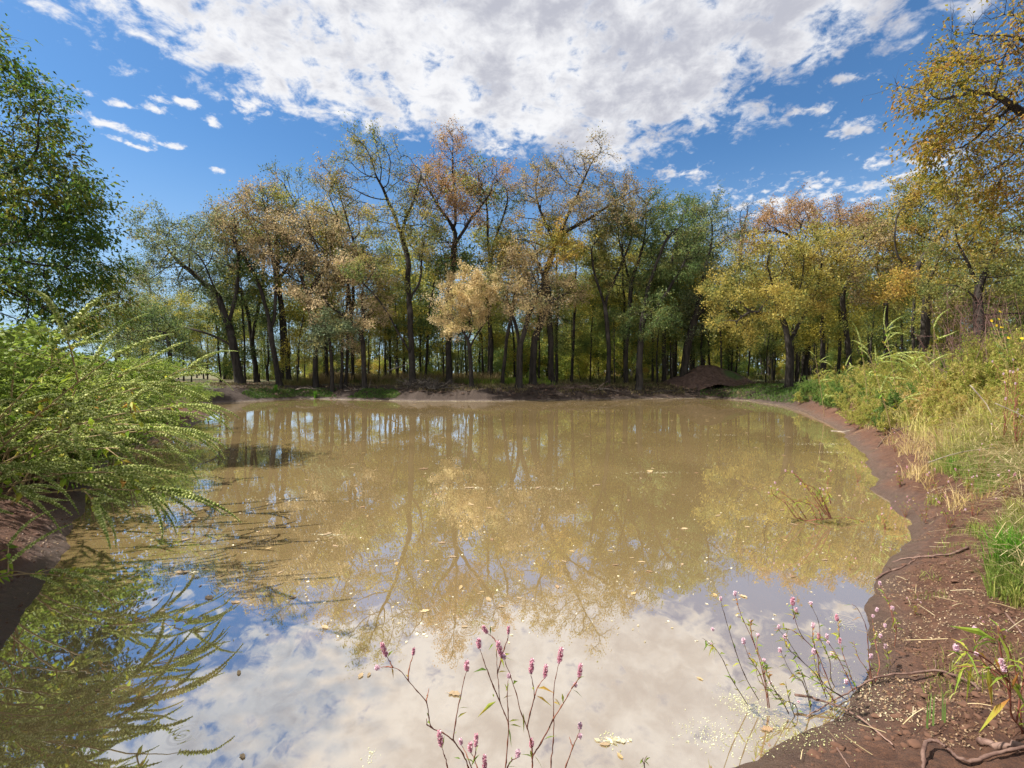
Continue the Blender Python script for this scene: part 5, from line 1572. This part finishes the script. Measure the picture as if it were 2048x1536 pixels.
# leafy plant at the right edge
smartweed('leafy yellow and green smartweed with red stems at the lower right corner', C6, YG(1980, 1150, .3),
          [[(2060, 1220), (1970, 1110), (1960, 940), (1940, 820), (1900, 790)], [(1960, 950), (1860, 850), (1760, 720), (1735, 590)], [(1960, 900), (1820, 760), (1700, 700), (1625, 700)], [(1965, 1050), (1900, 700), (1880, 540)],
           [(2040, 1250), (2010, 900), (1960, 720), (1880, 540)], [(1950, 900), (1850, 820), (1720, 800), (1620, 800)], [(2000, 1150), (2040, 900), (2048, 760)]],
          [(1735, 580, 2, 0), (1622, 705, 2, 0), (1900, 790, 2, 0), (1922, 835, 2, 0), (1745, 730, 3, 0)],
          [(1960, 1000, 1790, 1195), (1880, 640, 1550, 530), (1960, 780, 1860, 530), (1720, 780, 1690, 990), (1820, 800, 1840, 1020), (1750, 720, 1650, 830), (1700, 620, 1600, 660), (1840, 700, 1740, 620), (1960, 900, 2048, 1040), (1900, 830, 1850, 720), (1970, 950, 2030, 800), (1660, 740, 1550, 690)], 950, r=.003, nleaf=9, jit=.12, lsz=(.04, .09))
# runner with an upturned spray lying out on the water
C5 = (1450, 600, 3.072)
yr = float(onz(1665, 1040)[1])
smartweed('smartweed runner lying out on the water and turning up in a yellow and red spray', C5, yr,
          [[(1130, 1480), (1060, 1430), (960, 1395), (860, 1365), (770, 1340), (660, 1340)], [(650, 1342), (600, 1220), (540, 1150), (465, 1130)], [(660, 1340), (560, 1350), (470, 1345), (380, 1240), (265, 1185)], [(470, 1345), (430, 1330), (370, 1250), (300, 1200), (283, 1150)],
           [(640, 1335), (560, 1210), (470, 1110), (430, 1070), (372, 1052)], [(620, 1320), (500, 1150), (415, 1058)], [(650, 1250), (628, 1165)], [(640, 1320), (600, 1240), (582, 1162)], [(650, 1335), (610, 1230), (605, 1170)],
           [(500, 1345), (440, 1260), (350, 1180), (320, 1165)], [(560, 1345), (520, 1260), (420, 1230)], [(600, 1345), (560, 1270), (490, 1220)]],
          [(372, 1055, 2, 0), (413, 1060, 2, 0), (465, 1135, 2, 0), (268, 1188, 3, 0), (283, 1150, 3, 0), (310, 1130, 2, 0), (322, 1168, 3, 0), (582, 1162, 3, 0), (606, 1170, 3, 0), (628, 1160, 3, 0), (490, 1165, 3, 0)], [], 960, r=.006, nleaf=24, jit=.15, lsz=(.06, .11))
# little plants along the right shore and on the mud
rg = np.random.default_rng(970)
def small_smart(seed, H, n, nh):
    r_ = np.random.default_rng(seed); sb = MB(); fb = MB(); hs = []
    for k in range(n):
        a = r_.random() * 6.28; d = np.array([math.cos(a), math.sin(a), 0]) * H * .5 * r_.random(); h = H * r_.uniform(.6, 1.1)
        q = smooth_path([np.zeros(3), d * .4 + [0, 0, h * .5], d + [0, 0, h]], 4); q[1:-1] += r_.normal(size=(len(q) - 2, 3)) * .006
        tube(sb, q, np.linspace(.0026, .0012, len(q)), 5, r_.random()); i = r_.integers(2, len(q), 9)
        leaves(fb, q[i], unit(r_.normal(size=(9, 3)) + [0, 0, .4]), r_.uniform(.02, .05, 9), r_.uniform(.005, .009, 9), r_); hs.append(q[-1])
    root = empty('smartweed', (0, 0, -50), '', 'flowering weed'); sb.build('stem', M['red_stem'], root, smooth=True); fb.build('foliage', M['smart_leaf'], root)
    for q in hs[:nh]:
        o = bpy.data.objects.new('flower_head', HM[int(r_.integers(1, 4))]); COL.objects.link(o); o.parent = root; o.location = q; o.rotation_euler = (r_.normal() * .3, r_.normal() * .3, 0)
    return root


SSP = [small_smart(971, .32, 6, 4), small_smart(972, .24, 5, 3), small_smart(973, .42, 7, 4)]
ssu = [False] * 3
for k, (px, py, i, s_, lb) in enumerate([(1655, 968, 1, .9, 'small dull smartweed standing in the water beside the upper right shore'), (1715, 965, 0, .9, 'pale sprig of smartweed in the shallows just off the upper right shore'),
    (1790, 905, 2, .9, 'thin red smartweed on the mud above the arched twig of the right bank'), (1755, 855, 0, 1, 'smartweed at the mud edge near the left end of the arched twig'), (1800, 975, 1, 1.1, 'sprig of smartweed on the mud point of the right shore'),
    (1880, 1000, 0, 1, 'pink-headed smartweed on the bare slope below the pale straw'), (1935, 985, 1, 1, 'pink-headed smartweed left of the pale straw'), (1770, 1060, 1, .9, 'red sprig of smartweed hanging at the waterline by the runner'),
    (1810, 1035, 0, .7, 'low smartweed beside the root of the runner'), (1850, 1045, 2, .7, 'smartweed with pale heads on the slope between runner and grass'), (1900, 1060, 0, .9, 'smartweed left of the vivid green tuft'),
    (1945, 1035, 2, .8, 'smartweed just above left of the vivid green tuft'), (1960, 960, 2, .9, 'smartweed with pink heads in the straw at the right'), (2010, 1000, 1, 1.1, 'smartweed above the vivid green tuft'),
    (2030, 900, 2, 1.1, 'smartweed near the right edge among the pale straw'), (1830, 1230, 1, .45, 'tiny sprig on the mud right of the crossed twigs'), (1985, 1290, 0, .45, 'tiny sprig on the mud near the right edge'), (1700, 1140, 1, .5, 'tiny sprig in the water left of the crossed twigs')]):
    q = gp(px, py, lift=-.01)
    place(SSP, ssu, i, q, rg.uniform(0, 6.28), (s_ * 1.0,) * 3, lb, 'small smartweeds along the right shore')
for k, (px, py, Y) in enumerate([(2010, 755, 5.6), (2035, 790, 5.2), (2038, 735, 6.0)]):
    x_ = at(px, py, Y)[0]
    place(SSP, ssu, 2, (x_, Y, gz(x_, Y) + .25), rg.uniform(0, 6), (1.15, 1.15, 1.7), ['smartweed with pink heads rising highest at the right edge of the golden weeds', 'smartweed with pink heads lowest at the right edge of the golden weeds', 'smartweed with pink heads at the back of the right edge'][k], 'pink-headed smartweeds at the right edge')

# withered stalks in the water at the left edge
smartweed('withered dark red stalks standing in the shallow water at the lower left', (0, 900, 2.416), 2.75, [[(80, 1165), (70, 1080), (65, 980), (75, 860)], [(85, 1165), (110, 1090), (140, 1020), (150, 960)], [(75, 1160), (50, 1060), (48, 960)], [(90, 1160), (120, 1080), (165, 900)]], [], [(70, 1000, 90, 960)], 980, r=.004, nleaf=5, mat='red_stem')

# ------------------------------------------------------------------ sticks on the near right mud
def mudstick(pxs, r, label, mat='twig', twigs=1, seed=1, lift=None, taper=.4):
    pts = [gp(x, y, lift=(lift[i] if lift else r * .8)) for i, (x, y) in enumerate(pxs)]
    return stick(pts, r, label, 'twig' if r < .012 else 'branch', mat, 'twig' if r < .012 else 'branch', twigs, seed, taper=taper)


M['wetwood'] = bark_mat('wet_wood', (.09, .05, .04), (.22, .14, .11), 18, .6, .2)
mudstick([(1958, 1385), (1940, 1372), (1880, 1356), (1820, 1362), (1760, 1366), (1712, 1386), (1675, 1408), (1612, 1440)], .007, 'long curved reddish branch lying across the mud through the lower right smartweeds', 'wetwood', 2, 21, [.01, .015, .03, .035, .03, .02, .02, .01])
mudstick([(1590, 1412), (1640, 1420), (1690, 1435), (1745, 1465), (1785, 1497)], .006, 'straight stalk lying from the shallows onto the mud below the long curved branch', 'wetwood', 2, 22, [.05, .04, .03, .02, .01])
mudstick([(1935, 1097), (1900, 1113), (1850, 1117), (1820, 1118), (1785, 1124)], .010, 'upper of two crossed twigs at the water edge of the right mud', 'wetwood', 1, 23)
mudstick([(1752, 1160), (1775, 1146), (1800, 1138), (1833, 1120)], .010, 'lower of two crossed twigs touching the water', 'wetwood', 1, 24)
mudstick([(1848, 1545), (1846, 1515), (1858, 1500), (1885, 1510), (1920, 1530), (1950, 1535), (2000, 1520), (2070, 1508)], .007, 'hooked branch at the bottom right corner of the mud', 'wetwood', 1, 25, [.0, .02, .035, .03, .02, .015, .02, .02], .8)
mudstick([(1958, 1490), (2000, 1500), (2075, 1508)], .014, 'thick broken stub at the bottom right corner', 'wetwood', 0, 26, taper=.9)
mudstick([(1755, 896), (1770, 882), (1790, 871), (1830, 864), (1880, 862), (1935, 862)], .012, 'arched dark twig at the foot of the golden weeds', 'twig', 2, 27, [.0, .05, .09, .10, .06, .02])
mudstick([(1815, 889), (1850, 886), (1858, 884)], .009, 'short twig under the arched dark twig', 'twig', 0, 28)
mudstick([(1665, 1480), (1680, 1510), (1700, 1540)], .005, 'thin twig on the mud below the smartweed cluster at the bottom', 'wetwood', 0, 29)
mudstick([(1690, 820), (1720, 825), (1745, 828)], .010, 'pale stick at the foot of the bright right weeds', 'deadwood', 1, 30)
mudstick([(1662, 862), (1685, 864), (1700, 862)], .012, 'pale stick at the upper right waterline', 'deadwood', 0, 31)
mudstick([(1905, 1325), (1950, 1340), (1985, 1360)], .004, 'thin dry stem on the mud beside the corner plant', 'deadwood', 1, 32)
mudstick([(2010, 1230), (2035, 1260), (2060, 1290)], .006, 'dark twig near the right edge on the mud', 'wetwood', 2, 33)
# long straws of the right edge
for j, (a_, b_, c_) in enumerate([((1990, 806), (2030, 824), (2075, 850)), ((1940, 770), (1970, 805), (1985, 830)), ((1855, 925), (1920, 905), (1990, 895))]):
    Y = 5.0 + .3 * j
    stick([at(*a_, Y), at(*b_, Y - .1), at(*c_, Y - .2)], .006, ['long bent straw crossing the golden weeds at the right edge', 'short bent straw leaning in the golden weeds', 'long level straw above the bare slope'][j], 'straw', 'deadwood', 'straw', 0, 40 + j)

# ------------------------------------------------------------------ leaves and scum afloat
M['float_leaf'] = leaf_mat('floating_leaf', [(.22, .13, .07), (.40, .27, .15), (.56, .44, .30), (.52, .36, .14)], trans=.1, noise_scale=30, objvar=.8, rmix=.3)


def curled_leaf(seed, lobed):
    """a dry leaf: pointed oval or shallowly lobed, its rim curled up unevenly"""
    rg = np.random.default_rng(seed); n = 26; th = np.arange(n) / n * 2 * PI
    v = [(0, 0, .03)]; ph = rg.random() * 6; k1 = rg.uniform(-.3, .3)
    for a in th:
        q = .5 * (1 + (.16 * math.cos(7 * a + ph) + .10 * rg.normal() if lobed else .04 * rg.normal()))
        x = math.cos(a) * q * 1.15; y = math.sin(a) * q * (.62 if lobed else .45) * (1 - .35 * abs(math.cos(a)) ** 3)
        v.append((x, y + k1 * x * x, .02 + .35 * abs(y) * rg.uniform(.2, 1.2) + .10 * max(0, x) * rg.random()))
    f = [[0, i + 1, (i + 1) % n + 1] for i in range(n)]
    b = MB(); b.add(v, None, f, rg.random())
    tube(b, [(-.5, k1 * .25, .03), (-.85, .06 + k1 * .4, .05)], [.015, .01], 4, .1)
    return b.mesh('floating_leaf', M['float_leaf'])


FL = [curled_leaf(990 + i, i % 2 == 0) for i in range(5)]
rg = np.random.default_rng(995)
def fleaf(x, y, s_, label, group='dry leaves afloat on the pond'):
    o = bpy.data.objects.new('floating_leaf', FL[int(rg.integers(5))]); COL.objects.link(o)
    o.location = (x, y, .003); o.rotation_euler = (0, 0, rg.uniform(0, 6.28)); o.scale = (s_, s_, s_ * .6)
    return tag(o, label, 'leaf', group)
for (px, py, s_, lb) in [(850, 1223, .055, 'pale curled leaf afloat above the tall central smartweeds'), (650, 1255, .05, 'orange-brown leaf afloat under the tip of the reflected trees'), (656, 1068, .085, 'pale leaf raft floating left of the middle of the pond'),
    (417, 1196, .07, 'ragged brown leaf afloat on the reflected blue sky at the left'), (478, 1346, .04, 'small brown leaf afloat low on the reflected blue'), (195, 1382, .025, 'tiny reddish leaf afloat at the lower left'),
    (908, 1388, .055, 'cluster of brown leaves afloat beside the left smartweed stem'), (722, 1352, .04, 'brown leaf afloat left of the zigzag smartweed'), (738, 1350, .03, 'smaller brown leaf touching the one left of the zigzag smartweed'),
    (958, 1188, .025, 'small yellow leaf afloat near the middle of the reflection'), (1002, 1214, .035, 'pale leaf afloat just left of the reflected fork'), (930, 1254, .035, 'pale leaf afloat inside a ring of ripples'),
    (1300, 943, .14, 'pale leaf raft afloat in the upper right of the pond'), (848, 938, .13, 'pale leaf raft afloat above the middle of the pond'), (940, 976, .12, 'flat streak of leaves afloat in the middle of the pond'), (1075, 976, .12, 'flat streak of pale leaves afloat right of the middle'),
    (366, 1145, .09, 'wide pale leaf raft on the left reflection'), (370, 1080, .08, 'pale leaf afloat near the left shore reflection'), (1210, 1490, .04, 'brown leaf afloat at the bottom right of the central smartweeds'), (1240, 1513, .03, 'reddish leaf afloat near the bottom edge'),
    (485, 1513, .03, 'orange leaf afloat at the bottom left'), (1487, 1193, .05, 'orange-brown leaf afloat behind the tall pinkish head'), (1430, 1190, .035, 'brown leaf afloat near the reflected tree tops at the right'), (1427, 1192, .03, 'small brown leaf beside the one at the reflected tree tops'),
    (1535, 1460, .05, 'yellowish leaf afloat in front of the lower right cluster'), (1400, 1358, .03, 'small orange leaf left of the lower right cluster'), (1650, 780 + 340, .05, 'small pale leaf afloat above the reflected dark water at the right'), (1195, 970, .10, 'thin raft of leaves afloat right of the middle')]:
    q = onz(px, py); fleaf(q[0], q[1], s_, lb, None)
cnt_ = 0
while cnt_ < 190:
    py = 808 + 400 * rg.random() ** 2.3; px = rg.uniform(280, 1720); q = onz(px, py)
    if sdf([q[0]], [q[1]])[0] > -.3: continue
    if vnoise(q[0], q[1], .25, 2, 77) < -.35 and rg.random() < .6: continue
    fleaf(q[0], q[1], rg.uniform(.025, .05) * (1 + q[1] * .06), 'small dry leaf floating flat on the brown water'); cnt_ += 1

rg = np.random.default_rng(1001); pts = []
for (px, py, n, sx, sy) in [(1480, 1405, 240, .05, .03), (1440, 1470, 260, .09, .035), (1500, 1420, 160, .04, .03), (1560, 1450, 200, .06, .04), (1680, 1245, 90, .03, .03), (1560, 1390, 90, .04, .03), (1225, 1480, 50, .03, .02), (740, 1512, 30, .02, .015),
                            (1640, 1400, 160, .07, .06), (1700, 1370, 160, .08, .07), (1610, 1485, 240, .10, .05), (1760, 1455, 160, .12, .06)]:
    c = onz(px, py); p_ = np.column_stack([c[0] + rg.normal(size=n) * sx, c[1] + rg.normal(size=n) * sy * 1.6]); pts.append(p_)
pts = np.vstack(pts); dd = sdf(pts[:, 0], pts[:, 1])
SC = [(.30, .30, .12), (.50, .50, .26), (.66, .66, .44)]
st_ = []
for (px, py, L_, n_) in [(300, 888, .9, 170), (262, 905, .5, 90), (330, 880, .5, 70), (445, 838, .9, 60), (465, 898, 1.0, 110), (640, 866, 1.1, 60), (1190, 822, 1.5, 60), (1240, 826, 1.0, 50), (1640, 888, .9, 130), (1660, 905, .5, 70),
                         (700, 880, 1.0, 50), (1300, 945, .5, 60), (940, 976, .6, 60), (1080, 977, .5, 50), (370, 1146, .16, 60), (655, 1070, .16, 50), (1230, 1482, .06, 40), (560, 1000, .5, 40), (1450, 870, .8, 50)]:
    c = onz(px, py); st_.append(np.column_stack([c[0] + rg.normal(size=n_) * L_ * .5, c[1] + rg.normal(size=n_) * L_ * .10]))
st_ = np.vstack(st_); st_ = st_[sdf(st_[:, 0], st_[:, 1]) < -.02]
flakes('pond_scum', st_, .022, 1008, [(.34, .30, .18), (.56, .50, .34), (.72, .68, .52)], 'pale streaks of chaff and scum drifting on the pond', lift=.004, tilt=.08, z=0.0)
flakes('pond_scum', pts[dd < 0], .006, 1002, SC, 'pale green crumbs of scum afloat by the lower right shore', lift=.003, tilt=.15, z=0.0)
flakes('leaf_litter', pts[dd >= 0], .006, 1003, SC, 'pale green crumbs stranded on the lower right mud', tilt=.3)
# bits afloat everywhere, a pale line of foam at the far shore
rg = np.random.default_rng(1004); bp_ = []
while len(bp_) < 900:
    py = 806 + 480 * rg.random() ** 2.4; px = rg.uniform(200, 1750); q = onz(px, py)
    if sdf([q[0]], [q[1]])[0] < -.15: bp_.append(q[:2])
bp_ = np.array(bp_)
flakes('floating_specks', bp_, .02, 1005, [(.35, .28, .16), (.6, .52, .36), (.8, .75, .6)], 'specks of leaf and chaff afloat on the pond', lift=.003, tilt=.1, z=0.0)
fo = []
for a_, b_, n in [(11, 13, 700), (12, 15, 500), (15, 18, 600)]:
    for k in range(n):
        u = rg.uniform(a_, b_ - .001); j = int(u); q = SH[j] * (1 - u + j) + SH[j + 1] * (u - j); fo.append(q + [rg.normal() * .05, -abs(rg.normal()) * .12 - .02])
flakes('shore_foam', np.array(fo), .09, 1006, [(.22, .17, .10), (.42, .36, .22), (.55, .50, .34)], 'pale chaff gathered in a line along the far waterline', lift=.004, tilt=.05, z=0.0)
for o in list(bpy.data.objects):      # an unused pattern stays nowhere in the scene
    if o.parent is None and o.location.z < -40:
        for c in list(o.children): bpy.data.objects.remove(c)
        bpy.data.objects.remove(o)
